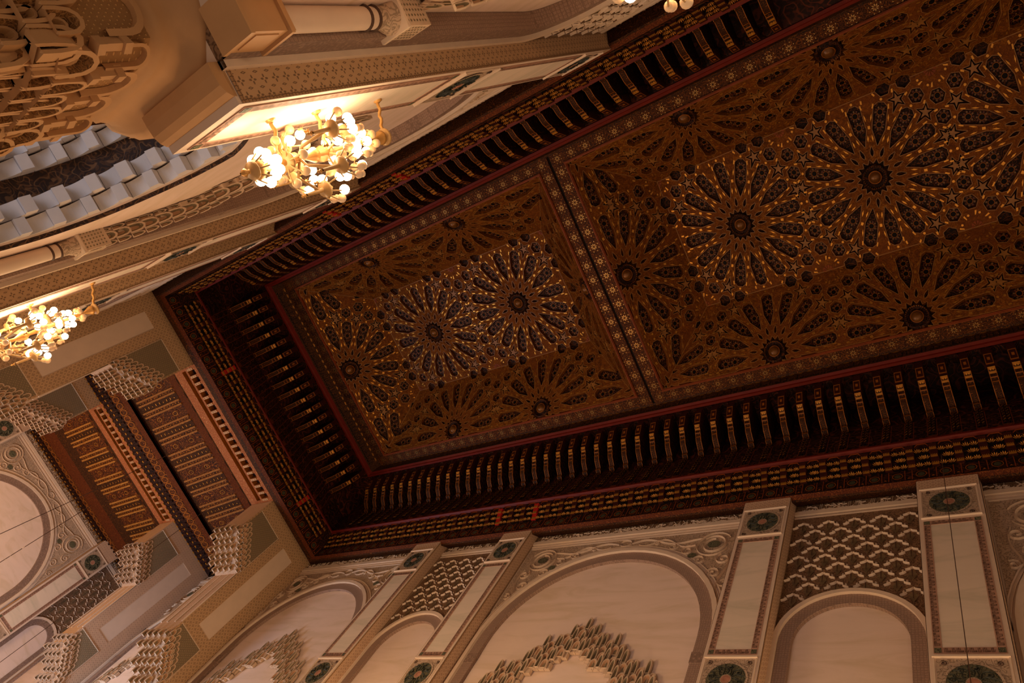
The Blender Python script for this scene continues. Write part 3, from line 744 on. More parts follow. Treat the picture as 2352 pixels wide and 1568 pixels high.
def spiral(cx, cz, r, a0, turns, n=26, shrink=0.12, sgn=1):
    return [(cx + r*(1-(1-shrink)*k/n)*math.cos(a0+sgn*turns*2*math.pi*k/n), cz + r*(1-(1-shrink)*k/n)*math.sin(a0+sgn*turns*2*math.pi*k/n)) for k in range(n+1)]
M['darkgreen'] = plain('blackish_green_lettering', srgb(46, 48, 38), 0.6)
def medallion(parent, fn, cx, cz, r, d, nm='calligraphic_medallion'):
    mb = MB(); n = 40
    def disc(r0, r1, dd, mi):
        o = [fn(cx + r0*math.cos(2*math.pi*k/n), dd, cz + r0*math.sin(2*math.pi*k/n)) for k in range(n)]
        if r1 <= 0: mb.add(o, [tuple(range(n))], mi); return
        i_ = [fn(cx + r1*math.cos(2*math.pi*k/n), dd, cz + r1*math.sin(2*math.pi*k/n)) for k in range(n)]
        mb.add(o + i_, [(k, (k+1) % n, n+(k+1) % n, n+k) for k in range(n)], mi)
    disc(r, r*0.90, d-0.0006, 1); disc(r*0.90, r*0.26, d-0.0004, 0); disc(r*0.26, r*0.22, d-0.0008, 1); disc(r*0.22, 0, d-0.0007, 2)
    rnd = random.Random(3)
    for k in range(16):        # radiating letter stems and curls
        a = 2*math.pi*k/16; rr = [r*(0.30+0.55*t/6) for t in range(7)]
        pts = [(cx + q*math.cos(a + 0.18*math.sin(q/r*9+k)), cz + q*math.sin(a + 0.18*math.sin(q/r*9+k))) for q in rr]
        ribbon(mb, pts, r*0.024, fn, d-0.0005, 0.0010, 3)
        if k % 2 == 0: ribbon(mb, spiral(cx + r*0.66*math.cos(a+0.2), cz + r*0.66*math.sin(a+0.2), r*0.13, a, 1.1, 10), r*0.020, fn, d-0.0005, 0.0010, 3)
        b = a + math.pi/16
        mb.add([fn(cx + r*0.20*math.cos(a), d-0.0009, cz + r*0.20*math.sin(a)), fn(cx + r*0.09*math.cos(a+0.19), d-0.0012, cz + r*0.09*math.sin(a+0.19)), fn(cx + r*0.20*math.cos(a+0.38), d-0.0009, cz + r*0.20*math.sin(a+0.38))], [(0, 1, 2)], 4)
    return mb.build(nm, [M['greenrel'], M['relief'], M['pink'], M['darkgreen'], M['pink']], parent)
# angular lettering: (x, height) stems on a base line, repeated
KUF = [(0.0, 1.0), (0.9, 1.0), (1.8, 1.0), (2.5, 0.45), (3.1, 0.45), (3.7, 0.45), (4.6, 1.0), (5.5, 1.0), (6.3, 0.5)]
def kufic(mb, fn, p0, p1, hgt, d, mi):
    """p0 -> p1 base line in the wall plane; letters stand to its left"""
    dx, dz = p1[0]-p0[0], p1[1]-p0[1]; L = math.hypot(dx, dz); ux, uz = dx/L, dz/L; nx_, nz_ = -uz, ux
    unit = hgt*0.30; word = unit*7.4; n = max(1, round(L/word)); word = L/n; unit = word/7.4; th = unit*0.30
    def bar(a0, a1, b0, b1):
        mb.add([fn(p0[0]+ux*a+nx_*b, d, p0[1]+uz*a+nz_*b) for a, b in ((a0, b0), (a1, b0), (a1, b1), (a0, b1))], [(0, 1, 2, 3)], mi)
    for i in range(n):
        o = i*word + unit*0.3
        for x, h in KUF:
            bar(o+x*unit, o+x*unit+th, 0, hgt*h)
            if h == 1.0 and x in (0.9, 5.5): bar(o+x*unit-th, o+x*unit+th*1.6, hgt*0.86, hgt)
        bar(o+0.0*unit, o+0.5*unit, 0, th); bar(o+0.9*unit, o+4.0*unit, 0, th); bar(o+4.6*unit, o+6.6*unit, 0, th); bar(o+6.3*unit, o+6.6*unit+th, hgt*0.5-th, hgt*0.5)
M['plait'] = hexband('brown_plaited_edging', srgb(160, 126, 92), srgb(88, 64, 44), 11.0)
def pier(side, x0, x1, label):
    fn = SX(side); zb = ZB[side]; mx = (x0+x1)/2
    root = empty('pilaster', fn(mx, WF, zb), label, 'pier', None)
    a = MB(); a.prism([(x0, zb), (x1, zb), (x1, 0.7955), (x0, 0.7955)], lambda u, v, d: fn(u, d, v), WF, WW+0.012)
    a.build('shaft', M['stone'], root)
    s_ = MB()
    for x in (x0, x1): 
        e = -0.0003 if x == x0 else 0.0003
        s_.quad(fn(x+e, WF+0.0012, zb+0.004), fn(x+e, WW-0.001, zb+0.004), fn(x+e, WW-0.001, 0.790), fn(x+e, WF+0.0012, 0.790), 0)
    s_.quad(fn(x0+0.0008, WF-0.0003, 0.7600), fn(x1-0.0008, WF-0.0003, 0.7600), fn(x1-0.0008, WF-0.0003, 0.7945), fn(x0+0.0008, WF-0.0003, 0.7945), 0)
    b_ = MB()
    for x in (x0, x1):
        e = -0.0005 if x == x0 else 0.0005
        for wa, wb_ in ((WF+0.0002, WF+0.0022), (WW-0.0030, WW-0.0010)): b_.quad(fn(x+e, wa, zb+0.002), fn(x+e, wb_, zb+0.002), fn(x+e, wb_, 0.7925), fn(x+e, wa, 0.7925), 0)
        b_.quad(fn(x+e, WF+0.0022, zb+0.002), fn(x+e, WW-0.003, zb+0.002), fn(x+e, WW-0.003, zb+0.0045), fn(x+e, WF+0.0022, zb+0.0045), 0)
    b_.build('plaited_edging', M['plait'], root)
    s_.build('diamond_printed_strips', M['dots' if side == 'L' else 'dotsp'], root)
    m_ = MB(); ins = 0.0040; X0, X1 = x0+ins, x1-ins
    for z0, z1 in ((0.7065, 0.7575), (0.4617, 0.5141)):
        if z1 < zb: continue
        f = MB(); f.quad(fn(X0+0.001, WF-0.0003, z0+0.001), fn(X1-0.001, WF-0.0003, z0+0.001), fn(X1-0.001, WF-0.0003, z1-0.001), fn(X0+0.001, WF-0.0003, z1-0.001), 0)
        for sx in (-1, 1):
            for sz in (-1, 1): ribbon(f, spiral(mx+sx*0.0195, (z0+z1)/2+sz*0.0205, 0.0028, 1.0*sx, 1.4, 12, 0.1, sx*sz), 0.0005, fn, WF-0.0004, 0.0008, 1)
        mg = f.build('medallion_ground', [M['relief'], M['ink']], root)
        medallion(mg, fn, mx, (z0+z1)/2, 0.0212, WF-0.0004)
        for z in (z0-0.0012, z1): m_.prism([(X0-0.0015, z), (X1+0.0015, z), (X1+0.0015, z+0.0014), (X0-0.0015, z+0.0014)], lambda u, v, d: fn(u, d, v), WF-0.0022, WF)
        for x in (X0-0.0012, X1): m_.prism([(x, z0), (x+0.0012, z0), (x+0.0012, z1), (x, z1)], lambda u, v, d: fn(u, d, v), WF-0.0012, WF)
    m_.build('moulding', M['mould'], root)
    for z0, z1 in ((0.5189, 0.7012), (zb+0.006, 0.4552)):
        if z1 - z0 < 0.05: continue
        f = MB(); bw = 0.0066; th = 0.0006
        hole = [(X0+bw, z0+bw), (X1-bw, z0+bw), (X1-bw, z1-bw), (X0+bw, z1-bw)]
        plate(f, [(X0, z0), (X1, z0), (X1, z1), (X0, z1)], [hole], lambda u, v, d: fn(u, WF-th+d, v), th, 0)
        for (a0, b0) in ((X0, z0), (X1-bw, z0), (X0, z1-bw), (X1-bw, z1-bw)):
            f.quad(fn(a0+0.0006, WF-th-0.0002, b0+0.0006), fn(a0+bw-0.0006, WF-th-0.0002, b0+0.0006), fn(a0+bw-0.0006, WF-th-0.0002, b0+bw-0.0006), fn(a0+0.0006, WF-th-0.0002, b0+bw-0.0006), 1)
        d = WF-th-0.0003; m2 = 0.0010; hh = bw*0.68
        sg = 1 if side == 'R' else -1
        def K(p, q): kufic(f, fn, p, q, hh, d, 2)
        # base lines so that the words read from inside the frame
        if side == 'R':
            K((X1-bw-m2, z0+bw-m2), (X0+bw+m2, z0+bw-m2)) if 0 else kufic(f, lambda a, dd, b: fn(X0+X1-a, dd, b), (X0+bw+m2, z0+m2), (X1-bw-m2, z0+m2), hh, d, 2)
            kufic(f, lambda a, dd, b: fn(X0+X1-a, dd, b), (X0+bw+m2, z1-bw+m2), (X1-bw-m2, z1-bw+m2), hh, d, 2)
        else:
            K((X0+bw+m2, z0+m2), (X1-bw-m2, z0+m2)); K((X0+bw+m2, z1-bw+m2), (X1-bw-m2, z1-bw+m2))
        K((X0+bw-m2, z0+bw+m2), (X0+bw-m2, z1-bw-m2)); K((X1-m2, z0+bw+m2), (X1-m2, z1-bw-m2))
        f.build('lettered_border', [M['inkpink'], M['greenrel'], M['ink']], root)
        p = MB(); p.quad(*[fn(u, WF-0.0002, v) for u, v in hole], 0); p.build('plain_panel', M['plasterg'], root)
    return root
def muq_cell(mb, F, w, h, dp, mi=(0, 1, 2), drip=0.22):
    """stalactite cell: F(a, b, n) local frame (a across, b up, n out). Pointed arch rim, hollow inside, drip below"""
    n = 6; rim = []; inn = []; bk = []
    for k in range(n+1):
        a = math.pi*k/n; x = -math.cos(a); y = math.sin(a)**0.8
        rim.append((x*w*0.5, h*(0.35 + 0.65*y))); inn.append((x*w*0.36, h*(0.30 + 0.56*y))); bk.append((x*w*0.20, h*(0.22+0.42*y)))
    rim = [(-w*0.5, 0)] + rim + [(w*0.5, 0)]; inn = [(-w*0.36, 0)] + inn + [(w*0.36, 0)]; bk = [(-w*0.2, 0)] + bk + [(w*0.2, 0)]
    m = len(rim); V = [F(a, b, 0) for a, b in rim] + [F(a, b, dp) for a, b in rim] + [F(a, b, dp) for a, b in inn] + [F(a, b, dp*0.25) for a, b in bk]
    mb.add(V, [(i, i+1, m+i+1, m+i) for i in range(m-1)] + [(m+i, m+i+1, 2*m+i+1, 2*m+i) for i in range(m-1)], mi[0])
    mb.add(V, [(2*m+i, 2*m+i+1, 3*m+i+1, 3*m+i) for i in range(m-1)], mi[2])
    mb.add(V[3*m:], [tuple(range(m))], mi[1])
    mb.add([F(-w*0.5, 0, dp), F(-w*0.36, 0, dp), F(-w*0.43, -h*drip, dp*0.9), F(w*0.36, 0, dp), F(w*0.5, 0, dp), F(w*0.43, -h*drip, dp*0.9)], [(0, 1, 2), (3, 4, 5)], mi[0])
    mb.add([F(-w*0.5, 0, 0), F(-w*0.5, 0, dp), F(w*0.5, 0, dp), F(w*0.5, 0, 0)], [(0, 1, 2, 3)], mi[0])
def stal_arch(side, cx, parent, zap=0.5957, zend=0.40, wback=WW+0.0035, half=0.140, top=True):
    """stepped stalactite band rising to a point in the middle of a wide arch"""
    fn = SX(side); mb = MB(); T_ = [(0.0, -0.0165), (0.0165, -0.0275), (0.0325, -0.0440), (0.0490, -0.0440), (0.0675, -0.0695), (0.0840, -0.0845), (0.1005, -0.0845), (0.1150, -0.1130), (0.1260, -0.1400), (0.1340, -0.1700), (0.1380, -0.2000), (0.140, -0.235)]
    kx = half/0.140; pts = []
    for i in range(len(T_)-1):
        (x0, z0), (x1, z1) = T_[i], T_[i+1]
        n = 2 if i < 7 else 3
        for k in range(n): pts.append(((x0+(x1-x0)*k/n)*kx, zap+z0+(z1-z0)*(k/n)*(1 if i >= 7 else 0.55)))
    for sg in (-1, 1):
        for i, (px, pz) in enumerate(pts):
            if sg == -1 and i == 0: continue
            for r in range(4):
                zz = pz - 0.0110*r + (0.004 if (r == 0 and i % 2 == 0) else 0) + 0.0001*((i*7+r*3) % 5); n0 = wback - 0.0010 - 0.0014*r
                if zz < zend: continue
                X = cx + sg*(px + (0.0041 if r % 2 else 0)) - sg*0.0012*r
                F = lambda a, b, n, X=X, zz=zz, n0=n0: fn(X + a, n0 - n, zz + b)
                thin = (i + r) % 2 == 0
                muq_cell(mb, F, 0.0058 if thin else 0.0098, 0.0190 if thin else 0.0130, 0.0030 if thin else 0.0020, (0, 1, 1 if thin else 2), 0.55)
        for i in range(len(pts)-1):      # solid core
            (ax, az), (bx, bz) = pts[i], pts[i+1]
            if abs(bx-ax) < 0.0015: ax -= 0.0025
            for r in range(4):
                zz = min(az, bz) - 0.0110*r
                if zz < zend: continue
                q = sorted((cx+sg*ax+0.0003*sg, cx+sg*bx-0.0003*sg)); mb.prism([(q[0], zz+0.0005), (q[1], zz+0.0005), (q[1], zz+0.009), (q[0], zz+0.009)], lambda u, v, d: fn(u, d, v), wback-0.0006-0.0014*r, wback-0.0001*(r+1), 0)
    if side == 'L':       # hollow cells on the underside of the far flank, facing down into the arch
        P = [(cx+px, pz-0.030) for px, pz in pts if pz-0.030 > zend-0.01]
        cum = [0]
        for i in range(1, len(P)): cum.append(cum[-1] + math.dist(P[i], P[i-1]))
        k = 0
        while (k+1)*0.0135 < cum[-1]:
            s_ = (k+0.5)*0.0135; i = next(j for j in range(1, len(cum)) if cum[j] >= s_)
            j0, j1 = max(0, i-3), min(len(P)-1, i+3); t = (s_-cum[i-1])/max(1e-6, cum[i]-cum[i-1])
            x, z = P[i-1][0]+(P[i][0]-P[i-1][0])*t, P[i-1][1]+(P[i][1]-P[i-1][1])*t
            dx, dz = P[j0][0]-P[j1][0], P[j0][1]-P[j1][1]; l = math.hypot(dx, dz); dx, dz = dx/l, dz/l
            nx_, nz_ = dz, -dx
            if nx_ > 0: nx_, nz_ = -nx_, -nz_
            for wc, ww_, hh in ((0.0078, 0.0080, 0.0145), (0.0018, 0.0036, 0.0120), (0.0138, 0.0036, 0.0120)):
                F = lambda a, b, n, x=x, z=z, wc=wc, dx=dx, dz=dz, nx_=nx_, nz_=nz_: fn(x + dx*(b-0.007) + nx_*(n+0.002), wback - wc + a, z + dz*(b-0.007) + nz_*(n+0.002))
                muq_cell(mb, F, ww_, hh, 0.0042 if ww_ > 0.005 else 0.0026, (0, 2, 1), 0.1)
            k += 1
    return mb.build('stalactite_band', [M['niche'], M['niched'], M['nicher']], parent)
def thuluth(mb, fn, x0, x1, z0, z1, d, seed, mi=0):
    """flowing raised script: tall stems, bowls and loops along a band"""
    rnd = random.Random(seed); H = z1-z0; x = x0 + H*0.2
    for q in range(int((x1-x0)/(H*0.30))):      # lower line of small joined letters
        xx = x0 + H*0.2 + q*H*0.30; ribbon(mb, [(xx, z0+H*0.16), (xx+H*0.10, z0+H*rnd.uniform(0.08, 0.2)), (xx+H*0.22, z0+H*0.14), (xx+H*0.27, z0+H*rnd.uniform(0.2, 0.32))], H*0.030, fn, d, 0.0008, mi)
    while x < x1 - H*0.6:
        k = rnd.choice('aabcdceab'); w = H*0.036
        if k == 'a': ribbon(mb, [(x, z0+H*0.15), (x+H*0.02, z0+H*0.5), (x-H*0.05, z0+H*0.92)], w, fn, d, 0.0012, mi); x += H*0.13
        elif k == 'b':
            ribbon(mb, [(x+H*0.32*(1-math.cos(t)), z0+H*0.36-H*0.24*math.sin(t)) for t in [math.pi*q/8 for q in range(9)]], w*1.1, fn, d, 0.0012, mi); x += H*0.27
        elif k == 'c': ribbon(mb, spiral(x+H*0.16, z0+H*0.42, H*0.16, rnd.random()*6, 1.0, 9, 0.4), w, fn, d, 0.0012, mi); x += H*0.18
        elif k == 'd': ribbon(mb, [(x, z0+H*0.62), (x+H*0.25, z0+H*0.55), (x+H*0.45, z0+H*0.72), (x+H*0.75, z0+H*0.66)], w*1.1, fn, d, 0.0012, mi); ribbon(mb, [(x, z0+H*0.12), (x+H*0.3, z0+H*0.2), (x+H*0.7, z0+H*0.12)], w, fn, d, 0.0012, mi); x += H*0.24
        else: ribbon(mb, [(x+H*0.3, z0+H*0.9), (x, z0+H*0.5), (x+H*0.3, z0+H*0.3)], w, fn, d, 0.0012, mi); x += H*0.19
def crest(side, x0, x1, seed, nm):
    fn = SX(side); root = empty('inscription_frieze', fn((x0+x1)/2, WW, 0.7786), nm, 'inscription')
    a = MB(); a.quad(*[fn(u, WW-0.0004, v) for u, v in ((x0, 0.7716), (x1, 0.7716), (x1, ZT), (x0, ZT))]); ag = a.build('carved_ground', M['reliefd'], root)
    b = MB(); thuluth(b, fn, x0, x1, 0.7718, 0.7862, WW-0.0006, seed); b.build('raised_script', M['mould'], ag)
    c = MB(); c.prism([(x0, 0.7645), (x1, 0.7645), (x1, 0.7712), (x0, 0.7712)], lambda u, v, d: fn(u, d, v), WW-0.0028, WW)
    c.prism([(x0, 0.7600), (x1, 0.7600), (x1, 0.7618), (x0, 0.7618)], lambda u, v, d: fn(u, d, v), WW-0.0014, WW); c.build('moulding', M['mould'], root)
    return root
def spandrels(side, cx, zc, r, x0, x1, parent, z1=0.7535):
    fn = SX(side); g = MB(); L = []
    out = [(x0, zc), (x1, zc), (x1, z1), (x0, z1)]
    ring = arch_pts(cx, zc, r, zc-0.03, 28)
    plate(g, out, [ring], lambda u, v, d: fn(u, WW-0.0005+d, v), 0.0005, 0)
    sgr = g.build('spandrel_ground', M['relief'], parent)
    s_ = MB(); d = WW-0.0007
    for sg in (-1, 1):
        X = lambda q: cx + sg*q
        def put(pts, w, h=0.0022, mi=0): ribbon(s_, [(X(p[0]), p[1]) for p in pts], w, fn, d, h, mi)
        put(spiral(0.132, 0.724, 0.0175, 2.4, 1.15, 26, 0.62, -1), 0.0020)
        put(spiral(0.132, 0.724, 0.0235, 0.5, 0.85, 22, 0.9, 1), 0.0012)
        put([(0.010+t*0.105, 0.7425 + 0.0055*math.sin(t*7.5) - 0.010*t*t) for t in [q/16 for q in range(17)]], 0.0018)
        put([(0.022+t*0.085, 0.7410 - 0.006*math.sin(t*9+0.5) - 0.016*t*t) for t in [q/14 for q in range(15)]], 0.0013)
        put(spiral(0.098, 0.716, 0.0095, 1.2, 1.4, 18, 0.15, 1), 0.0014); put(spiral(0.118, 0.694, 0.0105, 4.2, 1.5, 18, 0.15, -1), 0.0014)
        put(spiral(0.150, 0.694, 0.0100, 2.0, 1.5, 18, 0.15, 1), 0.0015); put(spiral(0.142, 0.668, 0.0100, 3.6, 1.5, 18, 0.15, -1), 0.0014)
        put(spiral(0.158, 0.648, 0.0070, 1.0, 1.4, 14, 0.15, 1), 0.0011); put(spiral(0.076, 0.728, 0.0080, 0.3, 1.4, 14, 0.15, -1), 0.0012)
        put([(0.154+0.004*math.sin(t*8), 0.705 - 0.095*t) for t in [q/14 for q in range(15)]], 0.0013)
        put(spiral(0.050, 0.7385, 0.0050, 0.3, 1.3, 12, 0.2, 1), 0.0010)
        for (a, b, rr) in ((0.132, 0.724, 0.0085), (0.107, 0.7045, 0.0062)):
            n = 12; s_.add([fn(X(a+rr*math.cos(2*math.pi*k/n)), d-0.0014, b+rr*0.8*math.sin(2*math.pi*k/n)) for k in range(n)], [tuple(range(n))], 1)
    put([(0.009*math.cos(t), 0.7445+0.0065*math.sin(t)) for t in [2*math.pi*q/16 for q in range(17)]], 0.0012)
    s_.build('scrollwork', [M['niche'], M['greenrel']], sgr)
def wide_bay(side, x0, x1, label, seed, stal=True):
    fn = SX(side); cx = (x0+x1)/2; half = (x1-x0)/2; zc = 0.5646; r = min(0.146, half-0.0245)
    root = empty('blind_arch', fn(cx, WW, 0.50), label, 'blind arch')
    zb = ZB[side]
    arch = MB(); back = MB()
    plate(arch, [(x0, zb), (x1, zb), (x1, ZT), (x0, ZT)], [arch_pts(cx, zc, r, zb, 28)], lambda u, v, d: fn(u, WW+d, v), 0.0135 if side == 'L' else 0.0040, 0)
    arch.build('wall_face', M['stone'], root)
    back = MB(); dp = 0.0135 if side == 'L' else 0.0040
    ia = arch_pts(cx, zc, r+0.003, zb, 28)
    if side == 'L' and 0.25 < cx < 0.6:      # this bay opens into the aisle below the stalactites
        hole = arch_pts(0.450, 0.285, 0.117, 0.10, 24, 0.0145); plate(back, ia, [hole], lambda u, v, d: fn(u, WW+dp+d, v), 0.002, 0)
    else: back.cap(ia, lambda u, v, d: fn(u, WW+dp, v), 0, 0)
    back.build('plain_recess_panel', M['plaster'], root)
    b = MB(); arch_ring(b, fn, cx, zc, r-0.0003, r+0.0147, zb, WW-0.0010, WW+dp-0.0002, 0, clip=(x0, x1)); b.build('honeycomb_arch_band', M['band'], root)
    for ex in (-1, 1):
        q = MB(); X = cx + ex*(r+0.0075); q.box(*sorted((X-0.0085, X+0.0085)), *sorted((fn(0, WW-0.0016, 0)[1], fn(0, WW, 0)[1])), 0.528, 0.543, 0); q.build('dark_arch_stone', M['band'], root)
    m_ = MB(); arch_ring(m_, fn, cx, zc, r+0.0147, r+0.0205, zb, WW-0.0046, WW, 0, clip=(x0, x1)); arch_ring(m_, fn, cx, zc, r+0.0232, r+0.0242, 0.60, WW-0.0016, WW, 0, clip=(x0, x1)); arch_ring(m_, fn, cx, zc, r+0.0262, r+0.0276, 0.62, WW-0.0020, WW, 0, clip=(x0, x1))
    m_.prism([(x0+0.003, 0.7540), (x1-0.003, 0.7540), (x1-0.003, 0.7552), (x0+0.003, 0.7552)], lambda u, v, d: fn(u, d, v), WW-0.0016, WW)
    m_.build('moulding', M['mould'], root)
    spandrels(side, cx, zc, r+0.0276, x0+0.002, x1-0.002, root)
    if stal: stal_arch(side, cx, root, wback=WW+dp-0.0005, half=min(0.14, r-0.005), zend=0.36 if side == 'L' else 0.42)
    crest(side, x0, x1, seed, CR[seed])
    return root
M['olive'] = plain('olive_brown_relief', srgb(128, 106, 76), 0.7)
def narrow_bay(side, x0, x1, label, seed):
    fn = SX(side); cx = (x0+x1)/2; zc = 0.554; r = 0.0533; zb = ZB[side]
    root = empty('lattice_panel_bay', fn(cx, WW, 0.5), label, 'arched panel')
    if side == 'F': r = 0.030; zc = 0.552
    dp = 0.0130 if side == 'L' else 0.0035
    a = MB(); plate(a, [(x0, zb), (x1, zb), (x1, ZT), (x0, ZT)], [arch_pts(cx, zc, r, zb, 24)], lambda u, v, d: fn(u, WW+d, v), dp, 0); a.build('wall_face', M['reliefd'], root)
    p = MB(); p.cap(arch_pts(cx, zc, r+0.002, zb, 24), lambda u, v, d: fn(u, WW+dp, v), 0); p.build('plain_recess_panel', M['plaster'], root)
    b = MB(); arch_ring(b, fn, cx, zc, r-0.0003, r+0.0130, zb, WW-0.0010, WW+dp-0.0002, 0, 24, clip=(x0, x1)); b.build('honeycomb_arch_band', M['band'], root)
    if side == 'L': stal_arch(side, cx, root, zap=0.475, zend=0.375, wback=WW+dp-0.0005, half=0.048)
    m_ = MB(); arch_ring(m_, fn, cx, zc, r+0.0130, r+0.0180, zb, WW-0.0044, WW, 0, 24, clip=(x0, x1)); m_.build('moulding', M['mould'], root)
    d = MB(); pz, px = 0.0155, 0.0287; row = 0; z = 0.748
    while z > zc + 0.01:
        n = 6; off = 0 if row % 2 == 0 else px/2
        for k in range(-3, 4):
            x = cx + k*px + off
            if x < x0+0.006 or x > x1-0.006: continue
            if math.hypot(x-cx, z-zc) < r+0.0245: continue
            for sg in (-1, 1):      # two sloping leaf bars meeting in a point, with a curl at their feet
                ribbon(d, [(x + sg*0.0004, z), (x + sg*0.0024, z-0.0018), (x + sg*0.0066, z-0.0034)], 0.00105, fn, WW-0.0002, 0.0026, 0)
                ribbon(d, [(x + sg*0.0062, z-0.0062), (x + sg*0.0084, z-0.0078), (x + sg*0.0122, z-0.0094)], 0.00105, fn, WW-0.0002, 0.0026, 0)
                ribbon(d, spiral(x + sg*0.0092, z-0.0038, 0.0014, 1.5, 1.1, 7, 0.2, sg), 0.0004, fn, WW-0.0002, 0.0010, 0)
            d.add([fn(x-0.0042, WW-0.0008, z-0.011), fn(x, WW-0.0026, z-0.0215), fn(x+0.0042, WW-0.0008, z-0.011), fn(x, WW-0.0016, z-0.004)], [(0, 1, 2, 3)], 1)
            d.add([fn(x-0.0007, WW-0.0030, z-0.006), fn(x+0.0007, WW-0.0030, z-0.006), fn(x+0.0004, WW-0.0030, z-0.0165), fn(x-0.0004, WW-0.0030, z-0.0165)], [(0, 1, 2, 3)], 2)
        z -= pz; row += 1
    d.build('diaper_leaf_relief', [M['mould'], M['olive'], M['ink']], root)
    crest(side, x0, x1, seed, CR[seed])
    return root
CR = {11: 'raised script band over the big arch cut by the right edge', 12: 'long raised script band over the big arch, lower middle', 13: 'raised script band over the farther arch, right wall corner', 31: 'raised script band over the lattice panel between the two rightmost piers', 32: 'short raised script band over the far small lattice panel', 51: 'bluish raised script band between the end piers', 52: 'raised script band in the last bay behind the shaded pier', 61: 'long raised script band on top of the far wall, left edge', 71: 'short raised script band over the far lattice panel'}
for k_ in list(CR): CR[k_+100] = CR[k_] + ', left wall'
NM = ['nearest', 'second', 'third', 'farthest']
PL = {'R': ['cream pier with green medallion, rightmost on the lower right wall, a cable hanging before it', 'cream pier with green medallion between the big arch and the diaper panel, lower right wall',
            'slanting cream pier left of the big arch on the right wall, beside the diaper panel', 'thin cream pier with medallion nearest the end corner of the right wall'],
      'L': ['cream pier on the left wall at the top edge, above the topmost lamp', 'cream pier behind the big bright lamp cluster, with a long diamond-printed side', 'cream pier behind the lamp cluster at the left edge, with a long printed side', 'thin cream pier nearest the end corner of the left wall']}
WL = {'R': ['big cream blind arch cut by the right edge of the picture', 'big round cream blind arch with a stalactite band inside, lower middle of the picture', 'farther cream blind arch beside the end corner, right wall'],
      'L': ['cream arch at the top edge of the left wall', 'cream blind arch on the left wall behind the big lamp cluster', 'cream blind arch on the left wall beside the end corner']}
NL = {'R': ['lattice-carved panel over a small arch, between the two rightmost piers', 'small lattice-carved panel over a narrow arch, between the two far piers of the right wall'],
      'L': ['lattice-carved panel over an arch at the top edge, left wall', 'narrow lattice-carved bay of the left wall between its far piers']}
for side in 'RL':
    for i, (a, b) in enumerate(PIERS): pier(side, a, b, PL[side][i])
    for i, (a, b) in enumerate(WIDE):
        wide_bay(side, a, b, WL[side][i], 11+i+(100 if side == 'L' else 0), stal=(side == 'R' or i == 1))
    for i, (a, b) in enumerate(NARROW): narrow_bay(side, a, b, NL[side][i], 31+i+(100 if side == 'L' else 0))
# the walls behind everything
for side, nm in (('R', 'wall_right'), ('L', 'wall_left')):
    fn = SX(side); m_ = MB()
    if side == 'R': m_.prism([(XN, 0.20), (2.05, 0.20), (2.05, 0.95), (XN, 0.95)], lambda u, v, d: fn(u, d, v), WW+0.0165, WW+0.030)
    else:
        m_.prism([(XN, 0.245), (0.303, 0.245), (0.303, 0.95), (XN, 0.95)], lambda u, v, d: fn(u, d, v), WW+0.0165, WW+0.030)
        m_.prism([(0.303, 0.43), (0.644, 0.43), (0.644, 0.95), (0.303, 0.95)], lambda u, v, d: fn(u, d, v), WW+0.0165, WW+0.030)
        m_.prism([(0.644, 0.10), (2.05, 0.10), (2.05, 0.95), (0.644, 0.95)], lambda u, v, d: fn(u, d, v), WW+0.0165, WW+0.030)
    struct(m_.build(nm, M['stone']))

